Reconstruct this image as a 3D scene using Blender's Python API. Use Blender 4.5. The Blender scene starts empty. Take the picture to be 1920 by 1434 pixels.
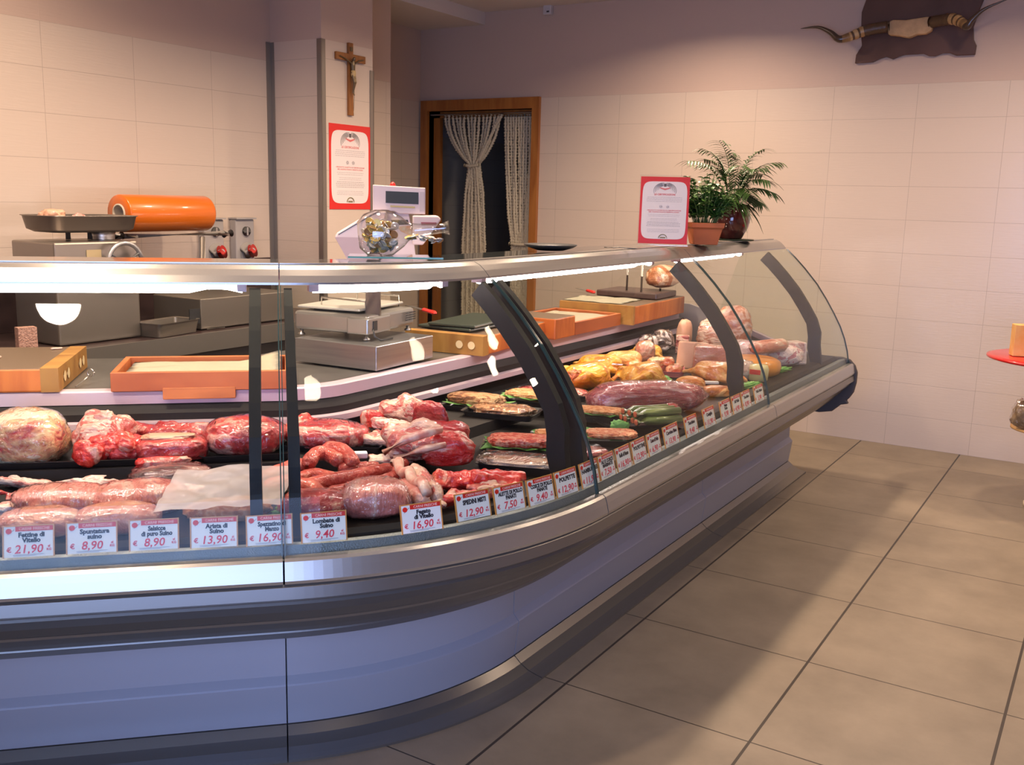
import bpy, bmesh, math, random
from mathutils import Vector, Matrix, noise, Euler
R = math.radians
PI = math.pi
scene = bpy.context.scene
COL = scene.collection

# ---------------------------------------------------------------- camera
CAM_H = 1.4723
cam_d = bpy.data.cameras.new('camera'); cam = bpy.data.objects.new('camera', cam_d); COL.objects.link(cam)
yaw, pitch, roll = -0.5556, 0.1856, 0.0251
fw = Vector((math.sin(yaw), math.cos(yaw), 0)); rt = Vector((math.cos(yaw), -math.sin(yaw), 0)); up = Vector((0, 0, 1))
f2 = fw*math.cos(pitch) - up*math.sin(pitch); u2 = up*math.cos(pitch) + fw*math.sin(pitch)
cr, sr = math.cos(roll), math.sin(roll)
cx_ = rt*cr + u2*sr
cy_ = -rt*sr + u2*cr
M = Matrix((cx_, cy_, -f2)).transposed().to_4x4(); M.translation = Vector((0, 0, CAM_H))
cam.matrix_world = M
cam_d.sensor_width = 36.0; cam_d.lens = 1839.3/1920*36.0; cam_d.clip_start = 0.02
scene.camera = cam

# ---------------------------------------------------------------- colour management, world, main lights
scene.view_settings.view_transform = 'Standard'; scene.view_settings.look = 'None'
scene.view_settings.gamma = 1.0; scene.view_settings.use_curve_mapping = False
scene.view_settings.exposure = -0.17
scene.cycles.max_bounces = 7; scene.cycles.transparent_max_bounces = 24; scene.cycles.glossy_bounces = 4
scene.cycles.diffuse_bounces = 3; scene.cycles.caustics_reflective = False; scene.cycles.caustics_refractive = False
scene.cycles.sample_clamp_indirect = 4.0; scene.cycles.use_denoising = True
w = bpy.data.worlds.new('world'); scene.world = w; w.use_nodes = True
w.node_tree.nodes['Background'].inputs[0].default_value = (0.55, 0.68, 1.0, 1); w.node_tree.nodes['Background'].inputs[1].default_value = 0.45

def area(name, loc, target, sx, sy, power, col, shape='RECTANGLE', spread=180):
    l = bpy.data.lights.new(name, 'AREA'); l.shape = shape; l.size = sx; l.size_y = sy; l.energy = power; l.color = col; l.spread = R(spread)
    o = bpy.data.objects.new(name, l); COL.objects.link(o); o.location = loc
    d = Vector(target) - Vector(loc); o.rotation_euler = d.to_track_quat('-Z', 'Y').to_euler()
    return o
# daylight entering through the shop window behind the customer
area('daylight', (0.05, -0.83, 1.20), (-0.5, 1.6, 0.95), 2.9, 1.8, 62, (0.40, 0.53, 1.0), spread=110)
CEIL_Z = 2.83
# recessed downlights: (x, y, watts)
LAMPS = [(-3.45, 2.3, 9), (-2.35, 1.1, 20), (-2.35, 2.6, 22), (-2.35, 4.0, 19), (-2.35, 5.4, 17),  # first lamp is added to brighten the left wall and column face
         (-0.75, 1.2, 1.2), (-0.7, 2.64, 1.4), (-0.6, 4.0, 2.2), (-0.6, 5.4, 8),
         (0.05, 1.1, 2), (0.1, 2.6, 2.5), (0.1, 3.9, 3.5), (0.6, 5.3, 12)]
WARM = (1.0, 0.75, 0.55)

# ---------------------------------------------------------------- materials
_mats = {}
def nodes(m):
    return m.node_tree.nodes, m.node_tree.links
def mat(name, col=(.5, .5, .5), rough=.5, metal=0., spec=.5, coat=0., bump=0., bscale=60., var=0., vscale=6., emit=None, estr=0., alpha=1., trans=0., stretch=(1, 1, 1), sss=0., col2=None):
    if name in _mats: return _mats[name]
    m = bpy.data.materials.new(name); m.use_nodes = True; _mats[name] = m
    n, l = nodes(m); b = n['Principled BSDF']
    b.inputs['Base Color'].default_value = (*col, 1); b.inputs['Roughness'].default_value = rough; b.inputs['Metallic'].default_value = metal
    b.inputs['Specular IOR Level'].default_value = spec; b.inputs['Coat Weight'].default_value = coat; b.inputs['Coat Roughness'].default_value = .06
    if trans: b.inputs['Transmission Weight'].default_value = trans; b.inputs['IOR'].default_value = 1.3
    if sss: b.inputs['Subsurface Weight'].default_value = sss; b.inputs['Subsurface Scale'].default_value = .01
    if emit: b.inputs['Emission Color'].default_value = (*emit, 1); b.inputs['Emission Strength'].default_value = estr
    tc = n.new('ShaderNodeTexCoord'); mp = n.new('ShaderNodeMapping'); mp.inputs['Scale'].default_value = stretch
    l.new(tc.outputs['Object'], mp.inputs[0])
    if var or col2:
        t = n.new('ShaderNodeTexNoise'); t.inputs['Scale'].default_value = vscale; t.inputs['Detail'].default_value = 5
        l.new(mp.outputs[0], t.inputs['Vector'])
        mx = n.new('ShaderNodeValToRGB'); e = mx.color_ramp.elements
        c2 = col2 if col2 else tuple(c*(1-var) for c in col); c1 = col if col2 else tuple(min(1, c*(1+var*.6)) for c in col)
        e[0].position = .36; e[0].color = (*c2, 1); e[1].position = .64; e[1].color = (*c1, 1)
        l.new(t.outputs['Fac'], mx.inputs[0]); l.new(mx.outputs[0], b.inputs['Base Color'])
    if bump:
        t2 = n.new('ShaderNodeTexNoise'); t2.inputs['Scale'].default_value = bscale; t2.inputs['Detail'].default_value = 4
        l.new(mp.outputs[0], t2.inputs['Vector'])
        bp = n.new('ShaderNodeBump'); bp.inputs['Strength'].default_value = bump; bp.inputs['Distance'].default_value = .01
        l.new(t2.outputs['Fac'], bp.inputs['Height']); l.new(bp.outputs[0], b.inputs['Normal'])
    return m

def tile_mat(name, axis, off, tw, th, top, tile, paint, rough=.22):
    """ceramic tiles up to the height 'top', paint above it"""
    m = bpy.data.materials.new(name); m.use_nodes = True; n, l = nodes(m); b = n['Principled BSDF']
    g = n.new('ShaderNodeNewGeometry'); s = n.new('ShaderNodeSeparateXYZ'); l.new(g.outputs['Position'], s.inputs[0])
    a = n.new('ShaderNodeMath'); a.operation = 'SUBTRACT'; l.new(s.outputs[axis], a.inputs[0]); a.inputs[1].default_value = off - 20*tw
    c = n.new('ShaderNodeCombineXYZ'); l.new(a.outputs[0], c.inputs[0]); l.new(s.outputs['Z'], c.inputs[1])
    br = n.new('ShaderNodeTexBrick'); br.offset = 0; br.squash = 1; br.inputs['Scale'].default_value = 1
    br.inputs['Brick Width'].default_value = tw; br.inputs['Row Height'].default_value = th
    br.inputs['Mortar Size'].default_value = .0016; br.inputs['Mortar Smooth'].default_value = .3; br.inputs['Bias'].default_value = 0
    br.inputs['Color1'].default_value = (*tile, 1); br.inputs['Color2'].default_value = (*[x*.985 for x in tile], 1)
    br.inputs['Mortar'].default_value = (*[x*.72 for x in tile], 1)
    l.new(c.outputs[0], br.inputs['Vector'])
    lt = n.new('ShaderNodeMath'); lt.operation = 'GREATER_THAN'; l.new(s.outputs['Z'], lt.inputs[0]); lt.inputs[1].default_value = top
    mx = n.new('ShaderNodeMix'); mx.data_type = 'RGBA'; l.new(lt.outputs[0], mx.inputs[0]); l.new(br.outputs['Color'], mx.inputs[6]); mx.inputs[7].default_value = (*paint, 1)
    l.new(mx.outputs[2], b.inputs['Base Color'])
    mr = n.new('ShaderNodeMix'); mr.data_type = 'FLOAT'; l.new(lt.outputs[0], mr.inputs[0]); mr.inputs[2].default_value = rough; mr.inputs[3].default_value = .7
    l.new(mr.outputs[0], b.inputs['Roughness'])
    nz = n.new('ShaderNodeTexNoise'); nz.inputs['Scale'].default_value = 1; nz.inputs['Detail'].default_value = 3
    mp = n.new('ShaderNodeMapping'); mp.inputs['Scale'].default_value = (10, 10, 160); l.new(g.outputs['Position'], mp.inputs[0]); l.new(mp.outputs[0], nz.inputs['Vector'])
    ad = n.new('ShaderNodeMath'); ad.operation = 'MULTIPLY_ADD'; l.new(br.outputs['Fac'], ad.inputs[0]); ad.inputs[1].default_value = -1.2; l.new(nz.outputs['Fac'], ad.inputs[2])
    bp = n.new('ShaderNodeBump'); bp.inputs['Strength'].default_value = .25; bp.inputs['Distance'].default_value = .002
    l.new(ad.outputs[0], bp.inputs['Height']); l.new(bp.outputs[0], b.inputs['Normal'])
    return m

def floor_mat():
    m = bpy.data.materials.new('floor_tiles'); m.use_nodes = True; n, l = nodes(m); b = n['Principled BSDF']
    g = n.new('ShaderNodeNewGeometry'); s = n.new('ShaderNodeSeparateXYZ'); l.new(g.outputs['Position'], s.inputs[0])
    T = .585
    def line(out, off, wdt):
        a = n.new('ShaderNodeMath'); a.operation = 'SUBTRACT'; l.new(s.outputs[out], a.inputs[0]); a.inputs[1].default_value = off - 20*T
        mo = n.new('ShaderNodeMath'); mo.operation = 'PINGPONG'; l.new(a.outputs[0], mo.inputs[0]); mo.inputs[1].default_value = T/2
        lt = n.new('ShaderNodeMath'); lt.operation = 'LESS_THAN'; l.new(mo.outputs[0], lt.inputs[0]); lt.inputs[1].default_value = wdt
        return lt
    a = line('X', -.7383, .0042); c = line('Y', 6.0005, .0024)
    mx = n.new('ShaderNodeMath'); mx.operation = 'MAXIMUM'; l.new(a.outputs[0], mx.inputs[0]); l.new(c.outputs[0], mx.inputs[1])
    nz = n.new('ShaderNodeTexNoise'); nz.inputs['Scale'].default_value = 3.5; nz.inputs['Detail'].default_value = 8; nz.inputs['Roughness'].default_value = .65; l.new(g.outputs['Position'], nz.inputs['Vector'])
    cr_ = n.new('ShaderNodeValToRGB'); cr_.color_ramp.elements[0].position = .3; cr_.color_ramp.elements[0].color = (.185, .150, .108, 1)
    cr_.color_ramp.elements[1].position = .7; cr_.color_ramp.elements[1].color = (.265, .215, .155, 1); l.new(nz.outputs['Fac'], cr_.inputs[0])
    mc = n.new('ShaderNodeMix'); mc.data_type = 'RGBA'; l.new(mx.outputs[0], mc.inputs[0]); l.new(cr_.outputs[0], mc.inputs[6]); mc.inputs[7].default_value = (.04, .032, .025, 1)
    l.new(mc.outputs[2], b.inputs['Base Color']); b.inputs['Roughness'].default_value = .42; b.inputs['Specular IOR Level'].default_value = .4
    bp = n.new('ShaderNodeBump'); bp.inputs['Strength'].default_value = .4; bp.inputs['Distance'].default_value = .002; bp.invert = True
    l.new(mx.outputs[0], bp.inputs['Height']); l.new(bp.outputs[0], b.inputs['Normal'])
    return m

def pane_mat(name, tint=(.93, .965, .95), ior=1.45, rough=0.0, boost=1.0, bump=0.):
    """thin clear pane or film: see-through plus mirror reflection by angle"""
    m = bpy.data.materials.new(name); m.use_nodes = True; n, l = nodes(m); n.remove(n['Principled BSDF'])
    o = n['Material Output']; t = n.new('ShaderNodeBsdfTransparent'); t.inputs[0].default_value = (*tint, 1)
    g = n.new('ShaderNodeBsdfGlossy'); g.inputs['Roughness'].default_value = rough; g.inputs[0].default_value = (1, 1, 1, 1)
    f = n.new('ShaderNodeLayerWeight'); f.inputs[0].default_value = .5
    p5 = n.new('ShaderNodeMath'); p5.operation = 'POWER'; p5.inputs[1].default_value = 5; l.new(f.outputs['Facing'], p5.inputs[0])
    k = n.new('ShaderNodeMath'); k.operation = 'MULTIPLY_ADD'; k.use_clamp = True; k.inputs[1].default_value = .8*boost; k.inputs[2].default_value = ((ior-1)/(ior+1))**2*boost; l.new(p5.outputs[0], k.inputs[0])
    x = n.new('ShaderNodeMixShader'); l.new(k.outputs[0], x.inputs[0]); l.new(t.outputs[0], x.inputs[1]); l.new(g.outputs[0], x.inputs[2]); l.new(x.outputs[0], o.inputs[0])
    if bump:
        tc = n.new('ShaderNodeTexCoord'); mp = n.new('ShaderNodeMapping'); mp.inputs['Scale'].default_value = (1, .35, 1); mp.inputs['Rotation'].default_value = (.3, .2, .7)
        l.new(tc.outputs['Object'], mp.inputs[0])
        w_ = n.new('ShaderNodeTexNoise'); w_.inputs['Scale'].default_value = 38; w_.inputs['Detail'].default_value = 2; w_.inputs['Distortion'].default_value = 1.2; l.new(mp.outputs[0], w_.inputs['Vector'])
        bp = n.new('ShaderNodeBump'); bp.inputs['Strength'].default_value = bump; bp.inputs['Distance'].default_value = .012
        l.new(w_.outputs['Fac'], bp.inputs['Height']); l.new(bp.outputs[0], g.inputs['Normal']); l.new(bp.outputs[0], f.inputs['Normal'])
    return m

def meat_mat(name, dark, mid, light, fat, fatamt=.5, scale=9., rough=.32, coat=.6, stretch=(1, 1, 1), dist=1.4):
    if name in _mats: return _mats[name]
    m = bpy.data.materials.new(name); m.use_nodes = True; _mats[name] = m; n, l = nodes(m); b = n['Principled BSDF']
    tc = n.new('ShaderNodeTexCoord'); mp = n.new('ShaderNodeMapping'); mp.inputs['Scale'].default_value = stretch; l.new(tc.outputs['Object'], mp.inputs[0])
    oi = n.new('ShaderNodeObjectInfo'); ad = n.new('ShaderNodeVectorMath'); ad.operation = 'ADD'; sc = n.new('ShaderNodeVectorMath'); sc.operation = 'SCALE'; sc.inputs[3].default_value = 3.0
    cmb = n.new('ShaderNodeCombineXYZ'); l.new(oi.outputs['Random'], cmb.inputs[0]); l.new(oi.outputs['Random'], cmb.inputs[1]); l.new(cmb.outputs[0], sc.inputs[0])
    l.new(mp.outputs[0], ad.inputs[0]); l.new(sc.outputs[0], ad.inputs[1])
    t = n.new('ShaderNodeTexNoise'); t.inputs['Scale'].default_value = scale; t.inputs['Detail'].default_value = 6; t.inputs['Distortion'].default_value = dist; t.inputs['Roughness'].default_value = .62
    l.new(ad.outputs[0], t.inputs['Vector'])
    t3 = n.new('ShaderNodeTexNoise'); t3.inputs['Scale'].default_value = 26; t3.inputs['Detail'].default_value = 3; t3.inputs['Distortion'].default_value = .5
    mp3 = n.new('ShaderNodeMapping'); mp3.inputs['Scale'].default_value = (.28, 1.5, 1.5); mp3.inputs['Rotation'].default_value = (.2, .3, .35); l.new(ad.outputs[0], mp3.inputs[0]); l.new(mp3.outputs[0], t3.inputs['Vector'])
    mxf = n.new('ShaderNodeMath'); mxf.operation = 'MULTIPLY_ADD'; l.new(t3.outputs['Fac'], mxf.inputs[0]); mxf.inputs[1].default_value = .34; sbf = n.new('ShaderNodeMath'); sbf.operation = 'SUBTRACT'; l.new(t.outputs['Fac'], sbf.inputs[0]); sbf.inputs[1].default_value = .17; l.new(sbf.outputs[0], mxf.inputs[2])
    r = n.new('ShaderNodeValToRGB'); e = r.color_ramp.elements
    e[0].position = .28; e[0].color = (*dark, 1); e[1].position = .46; e[1].color = (*mid, 1)
    k = 1 - fatamt*.55
    a = e.new(min(.97, k*.66)); a.color = (*light, 1); c = e.new(min(.99, k*.66+.06)); c.color = (*fat, 1)
    l.new(mxf.outputs[0], r.inputs[0]); l.new(r.outputs[0], b.inputs['Base Color'])
    b.inputs['Roughness'].default_value = rough; b.inputs['Coat Weight'].default_value = coat; b.inputs['Coat Roughness'].default_value = .12
    t2 = n.new('ShaderNodeTexNoise'); t2.inputs['Scale'].default_value = 55; t2.inputs['Detail'].default_value = 4; l.new(ad.outputs[0], t2.inputs['Vector'])
    mm = n.new('ShaderNodeMath'); mm.operation = 'MULTIPLY_ADD'; l.new(mxf.outputs[0], mm.inputs[0]); mm.inputs[1].default_value = 2.2; l.new(t2.outputs['Fac'], mm.inputs[2])
    bp = n.new('ShaderNodeBump'); bp.inputs['Strength'].default_value = .8; bp.inputs['Distance'].default_value = .008
    l.new(mm.outputs[0], bp.inputs['Height']); l.new(bp.outputs[0], b.inputs['Normal'])
    return m

def wood_mat(name, c1, c2, axis_stretch=(1.5, 14, 14), rough=.45, c3=None):
    if name in _mats: return _mats[name]
    m = bpy.data.materials.new(name); m.use_nodes = True; _mats[name] = m; n, l = nodes(m); b = n['Principled BSDF']
    tc = n.new('ShaderNodeTexCoord'); mp = n.new('ShaderNodeMapping'); mp.inputs['Scale'].default_value = axis_stretch; l.new(tc.outputs['Object'], mp.inputs[0])
    t = n.new('ShaderNodeTexNoise'); t.inputs['Scale'].default_value = 1.6; t.inputs['Detail'].default_value = 6; t.inputs['Distortion'].default_value = .6; l.new(mp.outputs[0], t.inputs['Vector'])
    r = n.new('ShaderNodeValToRGB'); e = r.color_ramp.elements; e[0].position = .3; e[0].color = (*c2, 1); e[1].position = .68; e[1].color = (*c1, 1)
    l.new(t.outputs['Fac'], r.inputs[0])
    src = r.outputs[0]
    if c3:      # worn dark top face, by the face's own direction in the block
        sp = n.new('ShaderNodeSeparateXYZ'); l.new(tc.outputs['Normal'], sp.inputs[0])
        g = n.new('ShaderNodeMath'); g.operation = 'GREATER_THAN'; g.inputs[1].default_value = .6; l.new(sp.outputs[2], g.inputs[0])
        mx = n.new('ShaderNodeMix'); mx.data_type = 'RGBA'; l.new(g.outputs[0], mx.inputs[0]); l.new(src, mx.inputs[6]); mx.inputs[7].default_value = (*c3, 1); src = mx.outputs[2]
    l.new(src, b.inputs['Base Color']); b.inputs['Roughness'].default_value = rough
    bp = n.new('ShaderNodeBump'); bp.inputs['Strength'].default_value = .15; bp.inputs['Distance'].default_value = .004
    l.new(t.outputs['Fac'], bp.inputs['Height']); l.new(bp.outputs[0], b.inputs['Normal'])
    return m

# ---------------------------------------------------------------- mesh helpers
def obj(name, bm, m, parent=None, smooth=False, loc=None, rotz=None, matrix=None, bevel=0., sub=0):
    if matrix is not None: bmesh.ops.transform(bm, matrix=matrix, verts=bm.verts)
    bmesh.ops.recalc_face_normals(bm, faces=bm.faces)
    me = bpy.data.meshes.new(name); bm.to_mesh(me); bm.free()
    for x in (m if isinstance(m, (list, tuple)) else [m]): me.materials.append(x)
    if smooth:
        for p in me.polygons: p.use_smooth = True
    o = bpy.data.objects.new(name, me); COL.objects.link(o)
    if parent is not None: o.parent = parent
    if loc is not None: o.location = loc
    if rotz is not None: o.rotation_euler = (0, 0, rotz)
    if bevel:
        md = o.modifiers.new('bevel', 'BEVEL'); md.width = bevel; md.segments = 2; md.limit_method = 'ANGLE'; md.angle_limit = R(35)
    if sub:
        md = o.modifiers.new('sub', 'SUBSURF'); md.levels = sub; md.render_levels = sub
    return o
def tag(o, label, cat, group=None, kind=None):
    if label: o['label'] = label
    if cat: o['category'] = cat
    if group: o['group'] = group
    if kind: o['kind'] = kind
    return o
def thing(name, label, cat, loc=(0, 0, 0), rotz=0., group=None):
    o = bpy.data.objects.new(name, None); COL.objects.link(o); o.location = loc; o.rotation_euler = (0, 0, rotz); o.empty_display_size = .05
    return tag(o, label, cat, group)
def struct(name, bm, m, smooth=False):
    o = obj(name, bm, m, smooth=smooth); o['kind'] = 'structure'; return o
def copy_tree(o, parent=None):
    c = o.copy(); COL.objects.link(c); c.parent = parent
    for ch in list(o.children): copy_tree(ch, c)
    return c
def new(): return bmesh.new()
def box(bm, c, s, rz=0., rot=None, mi=0, taper=1.):
    m = Matrix.Translation(c) @ (rot.to_matrix().to_4x4() if rot is not None else Matrix.Rotation(rz, 4, 'Z'))
    vs = []
    for z in (-.5, .5):
        t = taper if z > 0 else 1.
        for x, y in ((-.5, -.5), (.5, -.5), (.5, .5), (-.5, .5)): vs.append(bm.verts.new(m @ Vector((x*s[0]*t, y*s[1]*t, z*s[2]))))
    for f in ((0, 3, 2, 1), (4, 5, 6, 7), (0, 1, 5, 4), (1, 2, 6, 5), (2, 3, 7, 6), (3, 0, 4, 7)):
        bm.faces.new([vs[i] for i in f]).material_index = mi
    return bm
def frame(d):
    d = Vector(d).normalized(); a = Vector((0, 0, 1)) if abs(d.z) < .9 else Vector((1, 0, 0))
    x = d.cross(a).normalized(); return x, x.cross(d).normalized()
def tube(bm, pts, rad, n=8, cap=True, mi=0, flat=1., mis=None):
    pts = [Vector(p) for p in pts]; k = len(pts)
    if not hasattr(rad, '__len__'): rad = [rad]*k
    rings = []; px = None
    for i, p in enumerate(pts):
        d = (pts[min(i+1, k-1)] - pts[max(i-1, 0)])
        if d.length < 1e-9: d = Vector((0, 0, 1))
        d.normalize()
        if px is None: px, py = frame(d)
        else:
            px = (px - d*px.dot(d)).normalized(); py = d.cross(px)
        rings.append([bm.verts.new(p + (px*math.cos(2*PI*j/n) + py*math.sin(2*PI*j/n)*flat)*rad[i]) for j in range(n)])
    for i in range(k-1):
        for j in range(n):
            f = bm.faces.new((rings[i][j], rings[i][(j+1) % n], rings[i+1][(j+1) % n], rings[i+1][j])); f.material_index = mis[i] if mis else mi
    if cap:
        bm.faces.new(rings[0][::-1]).material_index = mis[0] if mis else mi; bm.faces.new(rings[-1]).material_index = mis[-1] if mis else mi
    return bm
def cyl(bm, p0, p1, r0, r1=None, n=20, mi=0): return tube(bm, [p0, p1], [r0, r0 if r1 is None else r1], n, mi=mi)
def lathe(bm, prof, c=(0, 0, 0), n=28, mi=0, mtx=None):
    c = Vector(c); rings = []
    for r, z in prof:
        ring = []
        for j in range(n):
            v = Vector((max(r, 1e-5)*math.cos(2*PI*j/n), max(r, 1e-5)*math.sin(2*PI*j/n), z))
            ring.append(bm.verts.new(c + (mtx @ v if mtx else v)))
        rings.append(ring)
    for i in range(len(prof)-1):
        for j in range(n): bm.faces.new((rings[i][j], rings[i][(j+1) % n], rings[i+1][(j+1) % n], rings[i+1][j])).material_index = mi
    return bm
def prism(bm, pts, y0, y1, mi=0, mtx=None):
    """outline in local x-z, extruded along local y"""
    a = [Vector((x, y0, z)) for x, z in pts]; b = [Vector((x, y1, z)) for x, z in pts]
    if mtx: a = [mtx @ v for v in a]; b = [mtx @ v for v in b]
    a = [bm.verts.new(v) for v in a]; b = [bm.verts.new(v) for v in b]; n = len(a)
    bm.faces.new(a).material_index = mi; bm.faces.new(b[::-1]).material_index = mi
    for i in range(n): bm.faces.new((a[i], b[i], b[(i+1) % n], a[(i+1) % n])).material_index = mi
    return bm
def slab(bm, pts, z0, z1, mi=0):
    a = [bm.verts.new((x, y, z0)) for x, y in pts]; b = [bm.verts.new((x, y, z1)) for x, y in pts]; n = len(a)
    bm.faces.new(a[::-1]).material_index = mi; bm.faces.new(b).material_index = mi
    for i in range(n): bm.faces.new((a[i], a[(i+1) % n], b[(i+1) % n], b[i])).material_index = mi
    return bm
def lump(lx, ly, lz, seed=0, amp=.12, freq=2.2, box_=.8, flat=.42, sub=4, taper=0., ridges=0., fine=.25):
    """rounded irregular piece, base on z=0, centred in x and y"""
    bm = bmesh.new(); bmesh.ops.create_icosphere(bm, subdivisions=sub, radius=1.)
    sv = Vector((seed*7.13, seed*3.71, seed*1.97))
    for v in bm.verts:
        d = v.co.normalized()
        q = Vector([math.copysign(abs(c)**box_, c) for c in d])
        rd = 1 - abs(noise.noise(Vector((d.x*.7, d.y*1.6, d.z*1.6))*freq*1.25 + sv*1.7))*2.2
        nz = noise.noise(d*freq*.6 + sv)*1.0 + noise.noise(d*freq*1.7 + sv)*.55 + noise.noise(d*freq*5 + sv)*fine + (rd*abs(rd)-.3)*.55
        q *= 1 + amp*nz
        if ridges: q *= 1 + ridges*math.sin(d.x*22 + noise.noise(d*3+sv)*3)*.5
        t = 1 - taper*d.x
        v.co = Vector((q.x*lx/2, q.y*ly/2*t, q.z*lz*.6*t))
    zmin = -lz*flat*.9
    for v in bm.verts:
        if v.co.z < zmin: v.co.z = zmin + (v.co.z - zmin)*.08
    mn = min(v.co.z for v in bm.verts); mx = max(v.co.z for v in bm.verts); k = lz/(mx-mn)
    for v in bm.verts: v.co.z = (v.co.z - mn)*k
    return bm
def blob(name, balls, m, parent=None, vox=.005, seed=0, amp=.004, freq=30, mats=None):
    """one continuous surface grown around overlapping ellipsoids/limbs: (p0, p1, r0, r1)"""
    bm = bmesh.new()
    for b in balls:
        p0, p1, r0, r1 = Vector(b[0]), Vector(b[1]), b[2], b[3]
        k = 8; pts = []; rr = []
        L = (p1-p0).length; d = (p1-p0)/max(L, 1e-6) if L > 1e-6 else Vector((0, 0, 1))
        for i in range(4): a = PI/2*(1-i/4); pts.append(p0 - d*r0*math.sin(a)); rr.append(max(.0004, r0*math.cos(a)))
        for i in range(k+1): t = i/k; pts.append(p0+(p1-p0)*t); rr.append(r0+(r1-r0)*t)
        for i in range(1, 5): a = PI/2*i/4; pts.append(p1 + d*r1*math.sin(a)); rr.append(max(.0004, r1*math.cos(a)))
        tube(bm, pts, rr, 14)
    o = obj(name, bm, m, parent, smooth=True)
    md = o.modifiers.new('remesh', 'REMESH'); md.mode = 'VOXEL'; md.voxel_size = vox; md.use_smooth_shade = True
    sm = o.modifiers.new('smooth', 'SMOOTH'); sm.factor = .6; sm.iterations = 5
    return o
def folds(lx, ly, lz, seed, m, name='meat', n=7, thick=.42, spread=.5, vox=.0048, parent=None):
    """irregular torn piece: overlapping folded lobes grown into one continuous surface"""
    rnd = random.Random(seed); b = []
    for i in range(n):
        x = rnd.uniform(-1, 1)*lx*.27; y = rnd.uniform(-1, 1)*ly*.30; r = lz*thick*rnd.uniform(.55, 1.0); r = min(r, ly*.45)
        a = rnd.gauss(0, spread); L = lx*rnd.uniform(.14, .27); z = r*.86 + rnd.random()*max(0, lz-2*r)
        dz = rnd.uniform(-.25, .25)*lz*.5
        b.append(((x-L*math.cos(a), y-L*math.sin(a)*ly/lx, max(r*.62, z-dz)), (x+L*math.cos(a), y+L*math.sin(a)*ly/lx, max(r*.55, z+dz)), r, r*rnd.uniform(.55, .95)))
    b.append(((-lx*.3, 0, lz*.22), (lx*.3, 0, lz*.22), lz*.24, lz*.24))
    o = blob(name, b, m, parent, vox)
    t = bpy.data.textures.get('meat_lumps') or bpy.data.textures.new('meat_lumps', 'CLOUDS'); t.noise_scale = .026; t.noise_depth = 4
    d = o.modifiers.new('displace', 'DISPLACE'); d.texture = t; d.strength = .017; d.mid_level = .56; d.texture_coords = 'LOCAL'
    return o
def text(body, size, m, parent, mtx, bold=0., shear=0., align='CENTER', name='lettering', ext=.0003, sx=1.):
    cu = bpy.data.curves.new('t', 'FONT'); cu.body = body; cu.size = size; cu.align_x = align; cu.align_y = 'CENTER'; cu.offset = bold; cu.shear = shear; cu.extrude = ext; cu.resolution_u = 2
    t = bpy.data.objects.new('t', cu); COL.objects.link(t)
    me = bpy.data.meshes.new_from_object(t.evaluated_get(bpy.context.evaluated_depsgraph_get()))
    bpy.data.objects.remove(t); bpy.data.curves.remove(cu)
    me.transform(mtx @ Matrix.Diagonal((sx, 1, 1, 1))); me.materials.clear(); me.materials.append(m); me.name = name
    o = bpy.data.objects.new(name, me); COL.objects.link(o); o.parent = parent
    return o

# ---------------------------------------------------------------- the counter's plan: straight run, 45 degree bend, straight run
XC, YC = -2.49, 2.47
S2 = math.sqrt(.5)
def P(v, r, z=0.):
    """v<0: run along +Y; 0..45: bend in degrees; >45: 45 + metres along the near run"""
    if v < 0:
        y = YC - v
        if r < 0: y = max(y, YC - r*math.tan(R(22.5)))
        return Vector((XC + r, y, z))
    if v <= 45:
        if r < 0:
            k = r/math.cos(R(22.5)); return Vector((XC + k*math.cos(R(22.5)), YC - k*math.sin(R(22.5)), z))
        a = R(v); return Vector((XC + r*math.cos(a), YC - r*math.sin(a), z))
    s = v - 45
    if r < 0: s = max(s, -r*math.tan(R(22.5)))
    return Vector((XC + r*S2 - s*S2, YC - r*S2 - s*S2, z))
def stations(v0, v1):
    out = [v0]
    if v0 < 0: out += [k for k in (-.5,) if v0 < k < v1]
    out += [k for k in [0]+list(range(1, 46, 1)) if v0 < k < v1]
    out.append(v1); return out
def sweep(bm, prof, v0, v1, closed=True, mi=0):
    st = stations(v0, v1); rows = [[bm.verts.new(P(v, r, z)) for r, z in prof] for v in st]; n = len(prof)
    for i in range(len(st)-1):
        for j in range(n if closed else n-1):
            bm.faces.new((rows[i][j], rows[i][(j+1) % n], rows[i+1][(j+1) % n], rows[i+1][j])).material_index = mi
    if closed: bm.faces.new(rows[0][::-1]).material_index = mi; bm.faces.new(rows[-1]).material_index = mi
    return bm
V_FAR, V_NEAR = -2.99, 46.25
MODS = [(-2.99, -1.602), (-1.598, -.002), (.1, 44.9), (45.002, 46.25)]
# ================================================================ ROOM
TILE = (.61, .51, .425); PAINT = (.53, .405, .335)
D = 6.40
wt_b = tile_mat('tiles_back', 'X', -1.1835, .4906, .2, 2.2, TILE, PAINT)
wt_s = tile_mat('tiles_side', 'Y', 2.769, .485, .2, 2.2, TILE, PAINT)
wt_c = tile_mat('tiles_column', 'X', -4.37, .6, .2, 2.3, TILE, PAINT, .3)
paint = mat('wall_paint', PAINT, .75, bump=.08, bscale=120)
ceil_m = mat('ceiling_paint', (.62, .56, .52), .8)
XR, YB = 2.6, -0.9
def b2(x0, x1, y0, y1, z0, z1): return ((x0+x1)/2, (y0+y1)/2, (z0+z1)/2), (x1-x0, y1-y0, z1-z0)
def bx(bm, x0, x1, y0, y1, z0, z1, mi=0): c, s = b2(x0, x1, y0, y1, z0, z1); return box(bm, c, s, mi=mi)
struct('floor', bx(new(), -5.2, XR+.1, YB-.1, 8.6, -.1, 0), floor_mat())
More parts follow.
